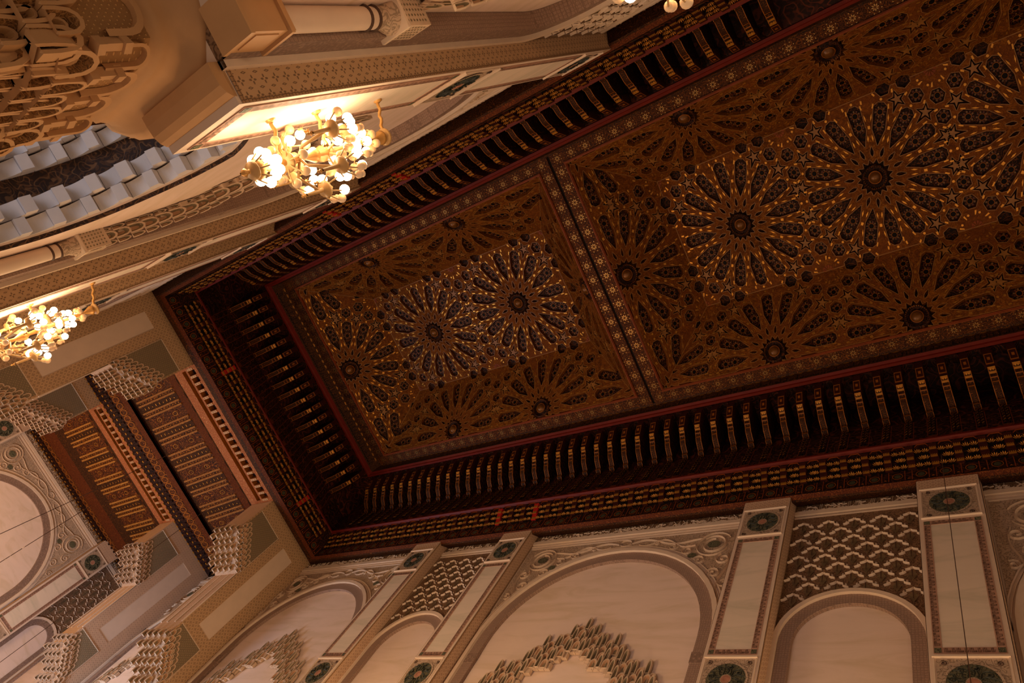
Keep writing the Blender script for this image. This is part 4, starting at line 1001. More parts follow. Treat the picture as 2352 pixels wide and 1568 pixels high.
# ================================================================ END PIERS, CROSS HALL
ZB['F'] = 0.30
XF = 1.940
_SX = SX
def SX(side):
    if side == 'F': return lambda x, w, z: (XF + (w - WW), x, z)
    return _SX(side)
def end_pier(X, sg, label, th=0.072, warm=True):
    """sg=+1 left pier, -1 right pier ; (w, z) in the cross wall plane"""
    P = lambda w, z, d: (X + d, CY + sg*w, z)
    root = empty('end_pier', P(0.25, 0.2, 0), label, 'pier')
    poly = [(0.309, 0.788), (0.1545, 0.788), (0.1545, 0.706), (0.1600, 0.692), (0.1750, 0.682), (0.1900, 0.668), (0.2195, 0.650), (0.2205, 0.527), (0.2205, 0.500), (0.2350, 0.480), (0.2620, 0.458), (0.2790, 0.434), (0.2790, 0.12), (0.309, 0.12)]
    a = MB(); fr = MB(); holes = [[(0.2443, 0.547), (0.2787, 0.547), (0.2787, 0.7560), (0.2443, 0.7560)]]
    plate(a, poly, holes, lambda u, v, d: P(u, v, d), 0.0012, 0, None, fr, 0)
    a.prism(poly, lambda u, v, d: P(u, v, d), 0.0024, th, 1)
    a.build('shaft', [M['dots'] if warm else M['dotsp'], M['dotsp']], root); fr.build('plain_panel', M['stone'], root)
    n = MB(); n2 = MB()
    n.cap([(0.1575, 0.7555), (0.2216, 0.7555), (0.2216, 0.652), (0.1910, 0.670), (0.1760, 0.685), (0.1610, 0.695), (0.1575, 0.71)], lambda u, v, d: P(u, v, -0.0004), 0, 0)
    n2.cap([(0.2240, 0.5255), (0.2796, 0.5255), (0.2780, 0.436), (0.2610, 0.460), (0.2345, 0.482), (0.2240, 0.502)], lambda u, v, d: P(u, v, -0.0004), 0, 0)
    n.build('netted_panel', M['net'], root); n2.build('netted_panel', M['net'], root)
    m_ = MB()
    def bar(w0, z0, w1, z1):
        m_.prism([(w0, z0), (w1, z0), (w1, z1), (w0, z1)], lambda u, v, d: P(u, v, d), -0.0014, 0)
    bar(0.1560, 0.7552, 0.2224, 0.7562); bar(0.2214, 0.651, 0.2222, 0.7562); bar(0.2217, 0.5252, 0.2804, 0.5262); bar(0.2796, 0.44, 0.2804, 0.5262)
    m_.build('moulding', M['mould'], root)
    c = MB()
    def cells(path, rows, w, h):
        for i in range(len(path)):
            pw, pz = path[i]
            for r in range(rows):
                ww = pw + (0.004 if r % 2 else 0); zz = pz + r*0.0085; out = 0.0075 - r*0.0017
                F = lambda a_, b, n, ww=ww, zz=zz, out=out: P(ww + sg*a_ if 0 else ww + a_, zz + b, -(out - 0.0030 + n) + 0.0012)
                muq_cell(c, F, w, h, 0.0030, (0, 1, 2))
            # solid body behind the cells
    def line(a_, b, n): return [(a_[0]+(b[0]-a_[0])*k/n, a_[1]+(b[1]-a_[1])*k/n) for k in range(n+1)]
    up = line((0.1585, 0.690), (0.1740, 0.680), 2) + line((0.1820, 0.672), (0.2140, 0.648), 4)
    lo = line((0.2240, 0.484), (0.2330, 0.477), 1) + line((0.2410, 0.470), (0.2600, 0.454), 3) + line((0.2660, 0.446), (0.2770, 0.428), 2)
    cells(up, 5, 0.0080, 0.0100); cells(lo, 5, 0.0080, 0.0100)
    # cells on the inner edge, through the thickness
    edge = [(0.1545, 0.700), (0.1600, 0.688), (0.1700, 0.682), (0.1800, 0.676), (0.1900, 0.665), (0.2000, 0.659), (0.2100, 0.653)]
    edge2 = [(0.2205, 0.500), (0.2290, 0.486), (0.2390, 0.476), (0.2490, 0.467), (0.2590, 0.458), (0.2680, 0.446), (0.2760, 0.436)]
    for E_ in (edge, edge2):
        for i, (w, z) in enumerate(E_):
            for k in range(int(th/0.009)):
                dd = 0.002 + k*0.009 + (0.0045 if i % 2 else 0); jj = 0.0022*((i*3+k*2) % 4)
                F = lambda a_, b, n, w=w, z=z, dd=dd, jj=jj: (X + dd + 0.004 - n, CY + sg*(w - 0.001 - jj + a_), z - 0.004 - jj + b)
                muq_cell(c, F, 0.0080, 0.0125, 0.0030, (0, 1, 2), 0.5)
    c.build('stalactite_console', [M['niche'], M['niched'], M['nicher']], root)
    j = MB()
    for q, mi in ((0.000, 0), (0.022, 0), (0.048, 0), (0.068, 0)):
        j.prism([(X+q, 0.5275), (X+q+0.003, 0.5275), (X+q+0.003, 0.648), (X+q, 0.648)], lambda u, v, d: (u, CY + sg*d, v), 0.2188, 0.2205, 0)
        j.prism([(X+q, 0.12), (X+q+0.003, 0.12), (X+q+0.003, 0.432), (X+q, 0.432)], lambda u, v, d: (u, CY + sg*d, v), 0.2772, 0.2790, 0)
    j.build('jamb_ribs', M['mould'], root)
    return root
end_pier(1.213, 1, 'broad cream end pier left of the coffered opening, beside the left edge lamp cluster')
end_pier(1.213, -1, 'broad cream end pier right of the coffered opening, meeting the right wall at the corner', warm=True)
end_pier(1.583, 1, 'second, smaller-looking cream pier behind the left end pier, at the left edge', th=0.064)
end_pier(1.583, -1, 'shaded cream pier beyond the opening, with lit stalactite console, lower left', th=0.064, warm=False)
def screen(X0, X1, label, z=0.7870):
    root = empty('soffit_screen', ((X0+X1)/2, CY, z), label, 'soffit screen')
    y0, y1 = CY-0.1540, CY+0.1540; t = 0.010; L = X1-X0; holes = []
    n = 19; p = (y1-y0-0.012)/n
    for k in range(n):
        ya = y0 + 0.006 + k*p + p*0.18; holes.append([(X0+L*0.20, ya), (X0+L*0.48, ya), (X0+L*0.48, ya+p*0.64), (X0+L*0.20, ya+p*0.64)])
    holes.append([(X0+L*0.55, y0+0.006), (X0+L*0.70, y0+0.006), (X0+L*0.70, y1-0.006), (X0+L*0.55, y1-0.006)])
    a = MB(); b = MB(); plate(a, [(X0, y0), (X1, y0), (X1, y1), (X0, y1)], holes, lambda u, v, d: (u, v, z+d), t, 0, 1, b, 0)
    fo_ = a.build('frame', [M['screen'], M['rim']], root); b.build('dark_openings', M['dwood'], root)
    for k in range(n+1):
        ya = y0 + 0.006 + k*p - p*0.15
        s_ = MB(); s_.box(X0+L*0.24, X0+L*0.46, max(ya, y0+0.002), min(ya+p*0.30, y1-0.002), z-0.0012, z)
        for q in (0.30, 0.40): s_.lathe([(0.0012, 0), (0.0008, -0.0008), (0.0001, -0.001)], lambda u, v, h, q=q, ya=ya: (X0+L*q+u, ya+p*0.15+v, z-0.0012+h), 8, 0)
        s_.build('pale_post', M['screenp'], fo_)
    return root
M['screen'] = painted('pinkish_orange_patterned_wood', srgb(138, 72, 38), srgb(164, 94, 54), srgb(196, 138, 88), 7.0)
M['screenp'] = plain('pale_carved_post', srgb(190, 146, 104), 0.5)
M['slat'] = painted('ochre_painted_slat', srgb(150, 96, 44), srgb(120, 68, 32), srgb(184, 130, 68), 7.0)
M['slatg'] = painted('gilded_painted_slat', srgb(176, 116, 46), srgb(130, 74, 34), srgb(214, 164, 84), 7.0, gold=0.25)
M['medp'] = painted('red_medallion_panel', srgb(46, 20, 9), srgb(92, 44, 15), srgb(146, 82, 28), 3.4)
screen(1.2035, 1.2835, 'pierced wooden soffit between the two end piers, nearest the ceiling')
screen(1.5790, 1.6470, 'second pierced wooden soffit, farther into the cross hall')
def bay_ceiling(A, label, slat, sidew=0.245):
    """A: profile (x, z): near edge .. slat field .. far edge"""
    root = empty('slatted_coffer', (A[3][0], CY, A[3][1]), label, 'ceiling bay')
    def strip(i, j, mt, name, w0, w1):
        (xa, za), (xb, zb) = A[i], A[j]; m_ = MB(); m_.hexa([(xa, CY-w0, za), (xb, CY-w1, zb), (xb, CY+w1, zb), (xa, CY+w0, za), (xa, CY-w0, za+0.006), (xb, CY-w1, zb+0.006), (xb, CY+w1, zb+0.006), (xa, CY+w0, za+0.006)]); return m_.build(name, M[mt], root)
    ws = [0.3085, 0.2600, 0.2450, 0.2450, 0.2500, 0.2545, 0.2600, 0.2800, 0.3085]
    strip(0, 1, 'carved', 'oval_row_face', 0.300, 0.262); strip(1, 2, 'orange', 'inner_moulding', 0.262, 0.245); strip(2, 3, 'medp', 'slat_field', 0.245, 0.245)
    strip(3, 4, 'carved', 'brown_beam', 0.245, 0.250); strip(4, 5, 'orange', 'orange_moulding', 0.250, 0.254); strip(5, 6, 'orange', 'moulding_underside', 0.254, 0.260)
    strip(6, 7, 'medp', 'lattice_frieze', 0.260, 0.280); strip(7, 8, 'dwood', 'corbel_row', 0.280, 0.3085)
    # long sides
    (x2, z2), (x3, z3) = A[2], A[3]
    sd = [(0.245, z3), (0.250, A[4][1]), (0.254, A[5][1]), (0.260, A[6][1]), (0.280, A[7][1]), (0.309, A[8][1])]
    for sg in (-1, 1):
        m_ = MB(); 
        m_.grid([[(A[1][0]-0.01, CY+sg*w, z) for w, z in sd], [(A[4][0], CY+sg*w, z) for w, z in sd]]); m_.build('side_frieze', [M['dwood'], M['orange']], root)
        q = MB(); q.box(A[1][0], A[5][0], *sorted((CY+sg*0.2495, CY+sg*0.2555)), A[5][1]-0.001, A[5][1]+0.010); q.build('orange_side_moulding', M['orange'], root)
    f = lambda t, y, n: (x2 + (x3-x2)*t, y, z2 + (z3-z2)*t - n)
    P_ = 0.0670; k0 = CY + 0.0035; s_ = MB(); k_ = MB(); o_ = MB()
    for k in range(-4, 4):
        yc = k0 + k*P_
        def bar(mb, a, b, n0, n1, mi=0, t0=0.0, t1=1.0):
            mb.hexa([f(t0, yc+a, n0), f(t1, yc+a, n0), f(t1, yc+b, n0), f(t0, yc+b, n0), f(t0, yc+a, n1), f(t1, yc+a, n1), f(t1, yc+b, n1), f(t0, yc+b, n1)], mi)
        for a in (0.0125, 0.0225, -0.0165, -0.0265): bar(s_, a, a+0.0040, 0, 0.0030)
        bar(k_, 0.0270, 0.0400, 0, 0.0006)
        for a in (0.0195, -0.0195):
            for q in range(12): bar(o_, a-0.0009, a+0.0009, 0.0002, 0.0010, 1, 0.05+q*0.08, 0.065+q*0.08)
        for t in (0.28, 0.72):     # two gilt medallions with a star between
            n = 14
            for r, mi in ((0.0085, 0), (0.0050, 1)):
                o_.add([f(t + r*1.5*math.cos(2*math.pi*q/n)/0.106*0.9, yc + r*math.sin(2*math.pi*q/n), 0.0006 + 0.0004*mi) for q in range(n)] + [f(t + r*1.28*math.cos(2*math.pi*q/n)/0.106*0.9, yc + r*0.82*math.sin(2*math.pi*q/n), 0.0006 + 0.0004*mi) for q in range(n)], [(q, (q+1) % n, n+(q+1) % n, n+q) for q in range(n)], mi)
        for a in (0.0338,):      # lettered strip between the slats
            for q in range(9):
                t = 0.08 + q*0.1; hh = 0.0046 if q % 3 else 0.0022
                o_.add([f(t, yc+a-0.003, 0.0015), f(t+0.02, yc+a-0.003, 0.0015), f(t+0.02, yc+a-0.003+hh, 0.0015), f(t, yc+a-0.003+hh, 0.0015)], [(0, 1, 2, 3)], 1)
    k_.build('lettered_strips', M['carved'], root)['kind'] = 'stuff'; s_.build('slats', M[slat], root)['kind'] = 'stuff'; o_.build('gilt_medallions', [M['red'] if 0 else M['orange'], M['goldp']], root)['kind'] = 'stuff'
    g_ = lambda i, j: (lambda t, y, n: (A[i][0] + (A[j][0]-A[i][0])*t, y, A[i][1] + (A[j][1]-A[i][1])*t - n))
    v = MB(); h_ = g_(0, 1); n = 16; y = CY-0.235
    while y < CY+0.24:
        v.add([h_(0.72 + 0.22*math.cos(2*math.pi*q/n), y + 0.0088*math.sin(2*math.pi*q/n), 0.0008) for q in range(n)], [tuple(range(n))], 0)
        v.add([h_(0.72 + 0.26*math.cos(2*math.pi*q/n), y + 0.0105*math.sin(2*math.pi*q/n), 0.0005) for q in range(n)], [tuple(range(n))], 1)
        y += P_/2
    v.build('dark_ovals', [M['disc'], M['rim']], root)
    w_ = MB(); h_ = g_(7, 8); y = CY-0.29
    while y < CY+0.29:
        for t0 in (0.05, 0.52): w_.hexa([h_(t0+a, y+b, n_) for n_ in (0, 0.0030) for a, b in ((0, 0), (0.34, 0), (0.34, 0.0050), (0, 0.0050))], 0); w_.hexa([h_(t0+0.3+a, y+b, n_) for n_ in (0.0030, 0.0042) for a, b in ((0, 0), (0.08, 0), (0.08, 0.0050), (0, 0.0050))], 1)
        y += 0.0120
    w_.build('corbels', [M['dwood'], M['goldp']], root)['kind'] = 'stuff'
    r_ = MB(); h_ = g_(6, 7); y = CY-0.262; n = 14
    while y < CY+0.262:
        r_.add([h_(0.5 + 0.44*math.cos(2*math.pi*q/n), y + 0.0078*math.sin(2*math.pi*q/n), 0.0008) for q in range(n)] + [h_(0.5 + 0.33*math.cos(2*math.pi*q/n), y + 0.0056*math.sin(2*math.pi*q/n), 0.0008) for q in range(n)], [(q, (q+1) % n, n+(q+1) % n, n+q) for q in range(n)], 0)
        y += 0.0158
    r_.build('lattice_rings', M['rim'], root); return root
bay_ceiling([(1.2835, 0.7870), (1.375, 0.840), (1.400, 0.840), (1.506, 0.815), (1.525, 0.812), (1.5150, 0.8030), (1.530, 0.800), (1.552, 0.795), (1.583, 0.787)], 'slatted painted ceiling of the cross hall, nearest the great star ceiling', 'slat')
bay_ceiling([(1.6470, 0.7870), (1.690, 0.802), (1.702, 0.806), (1.815, 0.795), (1.851, 0.7905), (1.8600, 0.7890), (1.895, 0.7865), (1.918, 0.787), (1.940, 0.784)], 'farther slatted painted ceiling with gilded slats, beside the far arched wall', 'slatg')
# right wall of the cross hall and the far wall
wide_bay('R', 1.2850, 1.5830, 'bluish-lit blind arch glimpsed between the two right-hand end piers', 51)
wide_bay('R', 1.647, 1.945, 'blind arch of the last bay, behind the shaded pier', 52, stal=False)
wide_bay('F', CY-0.166, CY+0.166, 'big round arch of the far wall at the left edge', 61)
for sg, nm in ((-1, 'flat cream strip with round medallion beside the far arch'), (1, 'flat cream strip with medallion at the far left edge, beyond the arch')):
    a, b = sorted((CY+sg*0.1665, CY+sg*0.2220)); pier('F', a, b, nm)
    a, b = sorted((CY+sg*0.2220, CY+sg*0.3090)); 
    fn = SX('F'); cx = (a+b)/2
    narrow_bay('F', a, b, 'lattice-carved panel over a small arch on the far wall' if sg < 0 else 'lattice-carved far wall panel hidden at the left edge', 71 if sg < 0 else 171)
m_ = MB(); m_.box(XF+0.012, XF+0.03, CY-0.34, CY+0.34, 0.15, 0.90); struct(m_.build('wall_far', M['stone']))
m_ = MB(); m_.box(1.2835, XF+0.03, CY-0.34, CY+0.34, 0.865, 0.875); struct(m_.build('ceiling_cross', M['black']))

# ================================================================ LEFT WALL BELOW THE PIERS
def capital(X0, X1, label, zt=0.2465):
    """stalactite capital under a pier: chamfered prism, cavetto cornice, tiers of niches narrowing downwards"""
    wf, wb, ch = 0.3055, 0.44, 0.022
    def outline(e, z):     # e: outset
        return [(X0-ch*0.9-e, wb, z), (X0-ch*0.9-e, wf+ch+e*0.2, z), (X0-e*0.4, wf-e, z), (X1+e*0.4, wf-e, z), (X1+ch*0.9+e, wf+ch*0.6+e*0.2, z), (X1+ch*0.9+e, wb, z)]
    xm = (X0+X1)/2
    toR = lambda p: (p[0], CY + p[1], p[2])
    root = empty('stalactite_capital', (xm, CY+0.33, 0.15), label, 'capital')
    prof = [(0.004, zt+0.0035), (0.004, zt+0.0015), (0.002, zt), (0.0025, zt-0.002), (0.000, zt-0.0035), (-0.004, zt-0.0055), (-0.0085, zt-0.0095), (-0.011, zt-0.0145), (-0.0105, zt-0.017), (-0.013, zt-0.0185), (-0.0135, zt-0.022)]
    c = MB(); rows = [[toR(p) for p in outline(e, z)] for e, z in prof]
    # round the corners a little by resampling
    def smooth(r):
        o = []
        for i in range(len(r)-1):
            a, b = Vector(r[i]), Vector(r[i+1])
            if i > 0: o.append(a + (b-a).normalized()*min(0.006, (b-a).length*0.3))
            else: o.append(a)
            o.append(b - (b-a).normalized()*min(0.006, (b-a).length*0.3) if i < len(r)-2 else b)
        return o
    c.grid([smooth(r) for r in rows]); c.add(smooth(rows[0]), [tuple(range(len(smooth(rows[0]))))])
    c.build('cavetto_cornice', M['tan2'], root, smooth=True)
    body = MB(); e1 = -0.0135
    lv = [(e1, zt-0.022), (e1, zt-0.052), (-0.016, zt-0.056), (-0.026, zt-0.10), (-0.038, zt-0.14), (-0.044, zt-0.19)]
    body.grid([[toR(p) for p in outline(e, z)] for e, z in lv]); body.build('netted_body', M['tannet'], root)
    n_ = MB()
    faces = []
    ol = outline(e1, 0)
    for i in range(len(ol)-1): faces.append((Vector(toR(ol[i])), Vector(toR(ol[i+1]))))
    cen = Vector((xm, CY+0.37, 0))
    for fi, (a, b) in enumerate(faces):
        L = (b-a).length; u = (b-a).normalized(); nn = Vector((-u.y, u.x, 0))
        if nn.dot((a+b)/2 - cen) < 0: nn = -nn
        k = max(1, round(L/0.0215))
        for q in range(k):
            m0 = a + u*(L*(q+0.5)/k); ww = L/k*0.74
            # tall round-headed niche frame
            def FR(r0, r1, z0, z1, o0, o1, mi):
                P0, P1 = [], []
                for t in range(9):
                    an = math.pi*t/8
                    for (r, z_, lst, o_) in ((r0, z1, P0, o0), (r1, z1, P1, o1)): lst.append(m0 + u*(-r*math.cos(an)) + nn*o_ + Vector((0, 0, z_ + r*math.sin(an)*0.9)))
                P0 = [m0 + u*(-r0) + nn*o0 + Vector((0, 0, z0))] + P0 + [m0 + u*r0 + nn*o0 + Vector((0, 0, z0))]
                P1 = [m0 + u*(-r1) + nn*o1 + Vector((0, 0, z0))] + P1 + [m0 + u*r1 + nn*o1 + Vector((0, 0, z0))]
                n_.grid([P0, P1], mi)
            ztop = zt-0.024-ww*0.5
            FR(ww*0.50, ww*0.68, zt-0.043, ztop, 0.0030, 0.0030, 0); FR(ww*0.50, ww*0.47, zt-0.043, ztop, 0.0030, 0.0003, 0)
            # little colonnette between niches
            p0 = a + u*(L*q/k) + nn*0.0035
            n_.hexa([p0 + u*x + nn*y + Vector((0, 0, z)) for z in (zt-0.050, zt-0.035) for x, y in ((-0.0018, -0.003), (0.0018, -0.003), (0.0018, 0.0012), (-0.0018, 0.0012))], 0)
            for z in (zt-0.0507, zt-0.0388): n_.hexa([p0 + u*x + nn*y + Vector((0, 0, z+dz)) for dz in (0, 0.0035) for x, y in ((-0.0026, -0.003), (0.0026, -0.003), (0.0026, 0.0024), (-0.0026, 0.0024))], 0)
    n_.build('round_headed_niches', M['tan2'], root)
    t_ = MB()
    for tier, (e, z, h, cw) in enumerate(((-0.0135, zt-0.066, 0.013, 0.0112), (-0.0150, zt-0.075, 0.014, 0.0112), (-0.0180, zt-0.085, 0.015, 0.0112), (-0.0215, zt-0.096, 0.016, 0.0118), (-0.0255, zt-0.108, 0.017, 0.0118), (-0.0300, zt-0.121, 0.018, 0.0118), (-0.0345, zt-0.135, 0.020, 0.0118))):
        ol = outline(e, 0)
        for i in range(len(ol)-1):
            a, b = Vector(toR(ol[i])), Vector(toR(ol[i+1])); L = (b-a).length; u = (b-a).normalized(); nn = Vector((-u.y, u.x, 0))
            if nn.dot((a+b)/2 - cen) < 0: nn = -nn
            k = max(1, round(L/cw))
            for q in range(k + (tier % 2)):
                m0 = a + u*(L*(q+(0.0 if tier % 2 else 0.5))/k)
                hh = h*(1.0 if q % 2 else 1.35)
                F = lambda x, y, n, m0=m0, u=u, nn=nn, z=z+0.0003*i+0.00015*q: tuple(m0 + u*x + nn*(n-0.002) + Vector((0, 0, z+y)))
                muq_cell(t_, F, L/k*0.98, hh, 0.0070, (0, 1, 1), 0.04); muq_cell(t_, F, L/k*0.55, hh*0.62, 0.0040, (0, 1, 2), 0.04)
    t_.build('stalactite_tiers', [M['tan2'], M['tand'], M['tan']], root)
    return root
M['tan2'] = plain('smooth_tan_plaster', srgb(196, 150, 102), 0.65, 0, 0.05, 2)
M['tand'] = painted('brown_carved_niche_ground', srgb(134, 94, 54), srgb(100, 68, 38), srgb(170, 126, 78), 9.0)
capital(0.2600, 0.3180, 'huge tan stalactite capital hanging at the top left corner, under the lamp pier')
q = MB()
for i in (1,):
    x0, x1 = PIERS[1]
    pr = [(0.2925, 0.2465), (0.2930, 0.2440), (0.2950, 0.2415), (0.2985, 0.2398), (0.3040, 0.2392), (0.3090, 0.2392), (0.3090, 0.2465)]
    q.prism(pr, lambda u, v, d: (d, CY+u, v), x0, x1)
tag(q.build('pier_corbel', M['tan2'], org=(0.27, CY+0.30, 0.243)), 'smooth curved underside at the foot of the pier behind the big lamp', 'corbel')
def column(x, w, z0, z1, label, r=0.0062):
    fn = SX('L'); root = empty('engaged_column', fn(x, w, z0), label, 'column')
    L = lambda prof, name, mt, seg=24, sm=True: (lambda m_: (m_.lathe(prof, lambda a, b, h: (x+a, CY+w+b, h), seg), m_.build(name, M[mt], root, smooth=sm)))(MB())
    p = MB(); p.box(x-0.0095, x+0.0095, CY+w-0.0095, CY+w+0.0095, z0-0.026, z0-0.004); 
    for e, z in ((0.0105, z0-0.028), (0.0112, z0-0.0045), (0.0098, z0-0.0020)): p.box(x-e, x+e, CY+w-e, CY+w+e, z, z+0.0022)
    p.box(x-0.0066, x+0.0066, CY+w-0.0100, CY+w-0.0095, z0-0.022, z0-0.008); p.build('pedestal', M['tan2'], root)
    L([(r*1.25, z0), (r*1.3, z0+0.0015), (r*1.05, z0+0.0028), (r*1.02, z0+0.004)], 'base_ring', 'ink')
    L([(r, z0+0.003), (r*0.99, (z0+z1)/2), (r*0.95, z1)], 'shaft', 'stone')
    for z in (z1-0.010, z1-0.0025): L([(r*0.97, z), (r*1.12, z+0.0006), (r*1.12, z+0.0014), (r*0.97, z+0.002)], 'neck_ring', 'ink')
    L([(r*0.95, z1), (r*1.0, z1+0.002), (r*1.02, z1+0.006), (r*1.25, z1+0.009), (r*1.5, z1+0.013)], 'capital', 'relief')
    b = MB(); e = 0.0105; b.box(x-e, x+e, CY+w-e, CY+w+e, z1+0.013, z1+0.0155); b.build('abacus', M['mould'], root)
    b = MB(); e = 0.0088; b.box(x-e, x+e, CY+w-e, CY+w+e, z1+0.0155, z1+0.040); b.build('impost_block', M['niche'], root)
    c = MB(); e = 0.0089
    for (ux, uy, nx_, ny_) in ((1, 0, 0, -1), (0, 1, -1, 0)):
        for i in range(5):
            for j in range(7):
                cx_, cz = -0.0060 + 0.0030*i, z1+0.018+0.0030*j; k = 0.0009
                P = lambda a, b_, ux=ux, uy=uy, nx_=nx_, ny_=ny_: (x + ux*a + nx_*(e+0.0002), CY+w + uy*a + ny_*(e+0.0002), b_)
                c.add([P(cx_-k, cz), P(cx_, cz-k), P(cx_+k, cz), P(cx_, cz+k)], [(0, 1, 2, 3)])
    c.build('lattice_piercing', M['niched'], root)['kind'] = 'stuff'
    return root
column(0.2225, 0.3160, 0.265, 0.342, 'upper engaged column with carved capital, top edge of the picture left of middle')
column(0.6120, 0.3160, 0.265, 0.342, 'lower engaged column with carved capital at the left edge, under the stepped white blocks')
# stepped white blocks lining the aisle arch
AISLE = empty('aisle_arch', (0.4735, 0.19, 0.41), 'arch lined with double rows of stepped white blocks, bluish daylight, left edge', 'arch')
def block_arch(y0, y1):
    root = AISLE
    cx, zc, r, pk = 0.450, 0.285, 0.117, 0.0145
    path = []
    for k in range(12): path.append((cx+r, 0.14 + (zc-0.14)*k/12))
    for k in range(49):
        a = math.pi*k/48; path.append((cx+r*math.cos(a), zc+r*math.sin(a)+pk*max(0, 1-abs(math.cos(a))*1.6)))
    for k in range(1, 12): path.append((cx-r, zc - (zc-0.14)*k/12))
    cum = [0]
    for i in range(1, len(path)): cum.append(cum[-1] + math.dist(path[i], path[i-1]))
    def at(s_, n):
        s_ = max(0, min(cum[-1]-1e-6, s_)); i = next(j for j in range(1, len(cum)) if cum[j] >= s_)
        t = (s_-cum[i-1])/(cum[i]-cum[i-1]); ax, az = path[i-1]; bx, bz = path[i]
        dx, dz = bx-ax, bz-az; l = math.hypot(dx, dz); return (ax+dx*t - dz/l*n, az+dz*t + dx/l*n)
    U = 0.0270; ym = (y0+y1)/2; gap = 0.0008
    n = int(cum[-1]/U); cnt = 0
    for sub, (ya, yb, base) in enumerate(((y0, ym-gap, 0.0), (ym+gap, y1, 0.0016))):
        for k in range(n):
            s0 = k*U + (0.012 if sub else 0); p = lambda s_, n_, y: (at(s_, n_)[0], y, at(s_, n_)[1])
            if s0 + U > cum[-1]*0.62: continue
            m_ = MB(); rows = []
            for t in range(7):       # hollow curved piece
                a = t/6; s_ = s0 + 0.0168*a; nn = base + 0.0015 + 0.0075*(1-math.cos(a*math.pi/2))
                rows.append([p(s_, -0.002, ya), p(s_, nn, ya), p(s_, nn, yb), p(s_, -0.002, yb)])
            m_.grid(rows); m_.add(rows[0], [(0, 1, 2, 3)]); m_.add(rows[-1], [(0, 1, 2, 3)])
            sA, sB = s0+0.0170, s0+0.0266; nn = base+0.0125
            m_.hexa([p(sA, -0.002, ya), p(sB, -0.002, ya), p(sB, -0.002, yb), p(sA, -0.002, yb), p(sA, nn, ya), p(sB, nn, ya), p(sB, nn, yb), p(sA, nn, yb)])
            m_.build('stepped_block', M['white'], root); cnt += 1
            if cnt >= 95: break
    return root
block_arch(0.1195, 0.1455)
block_arch(0.1640, 0.1890)
block_arch(0.2070, 0.2310)
M['intr'] = painted('blue_brown_painted_arch_strip', srgb(58, 44, 40), srgb(86, 60, 44), srgb(120, 88, 62), 3.0)
m_ = MB(); cx, zc, r, pk = 0.450, 0.285, 0.1175, 0.0145
pts = arch_pts(cx, zc, r, 0.10, 32, pk); rows = [[(x, y, z) for x, z in pts] for y in (0.1145, 0.26)]
m_.grid(rows); out_ = arch_pts(cx, zc, r+0.012, 0.10, 32, pk); m_.grid([[(x, 0.26, z) for x, z in pts], [(x, 0.26, z) for x, z in out_], [(x, 0.1185, z) for x, z in out_]])
m_.build('arch_lining', M['intr'], AISLE)
m_ = MB()
pl_ = arch_pts(cx, zc, r+0.0005, 0.10, 28, pk)
plate(m_, [(0.20, 0.10), (0.80, 0.10), (0.80, 0.245 if 0 else 0.42), (0.20, 0.42)], [pl_], lambda u, v, d: (u, 0.262+d, v), 0.01, 0); struct(m_.build('wall_aisle', M['plaster']))

# ================================================================ WALL LAMPS
def glow(name, c, st):
    n = N(name); n.out(c, 0.3); n.b.inputs['Emission Color'].default_value = (1.0, 0.80, 0.50, 1); n.b.inputs['Emission Strength'].default_value = st; return n.m
M['lit'] = glow('lit_opal_globe', srgb(255, 240, 214), 7.0)
M['opal'] = glow('amber_opal_globe', srgb(222, 172, 110), 0.12)
M['brass'] = plain('gilded_brass', srgb(208, 156, 88), 0.35, 0.3, 0.1, 6)
M['ivory'] = plain('ivory_glass_stem', srgb(190, 150, 96), 0.35, 0, 0.05, 6)
def sphere_mesh(name, r, mt, bell=False):
    m_ = MB(); pr = [(r*math.sin(math.pi*k/8), r*math.cos(math.pi*k/8)) for k in range(9)]; pr[0] = (0.00002, r); pr[-1] = (0.00002, -r)
    if bell: pr = [(0.00002, -r*0.9), (r*0.5, -r*0.85), (r*0.9, -r*0.3), (r*0.85, r*0.5), (r*0.55, r*0.8), (r*0.75, r*1.2), (r*0.9, r*1.3)]
    me_o = MB(); me_o.lathe(pr, lambda a, b, h: (a, b, h), 12); ob = me_o.build(name, M[mt], None, smooth=True); me = ob.data; bpy.data.objects.remove(ob); return me
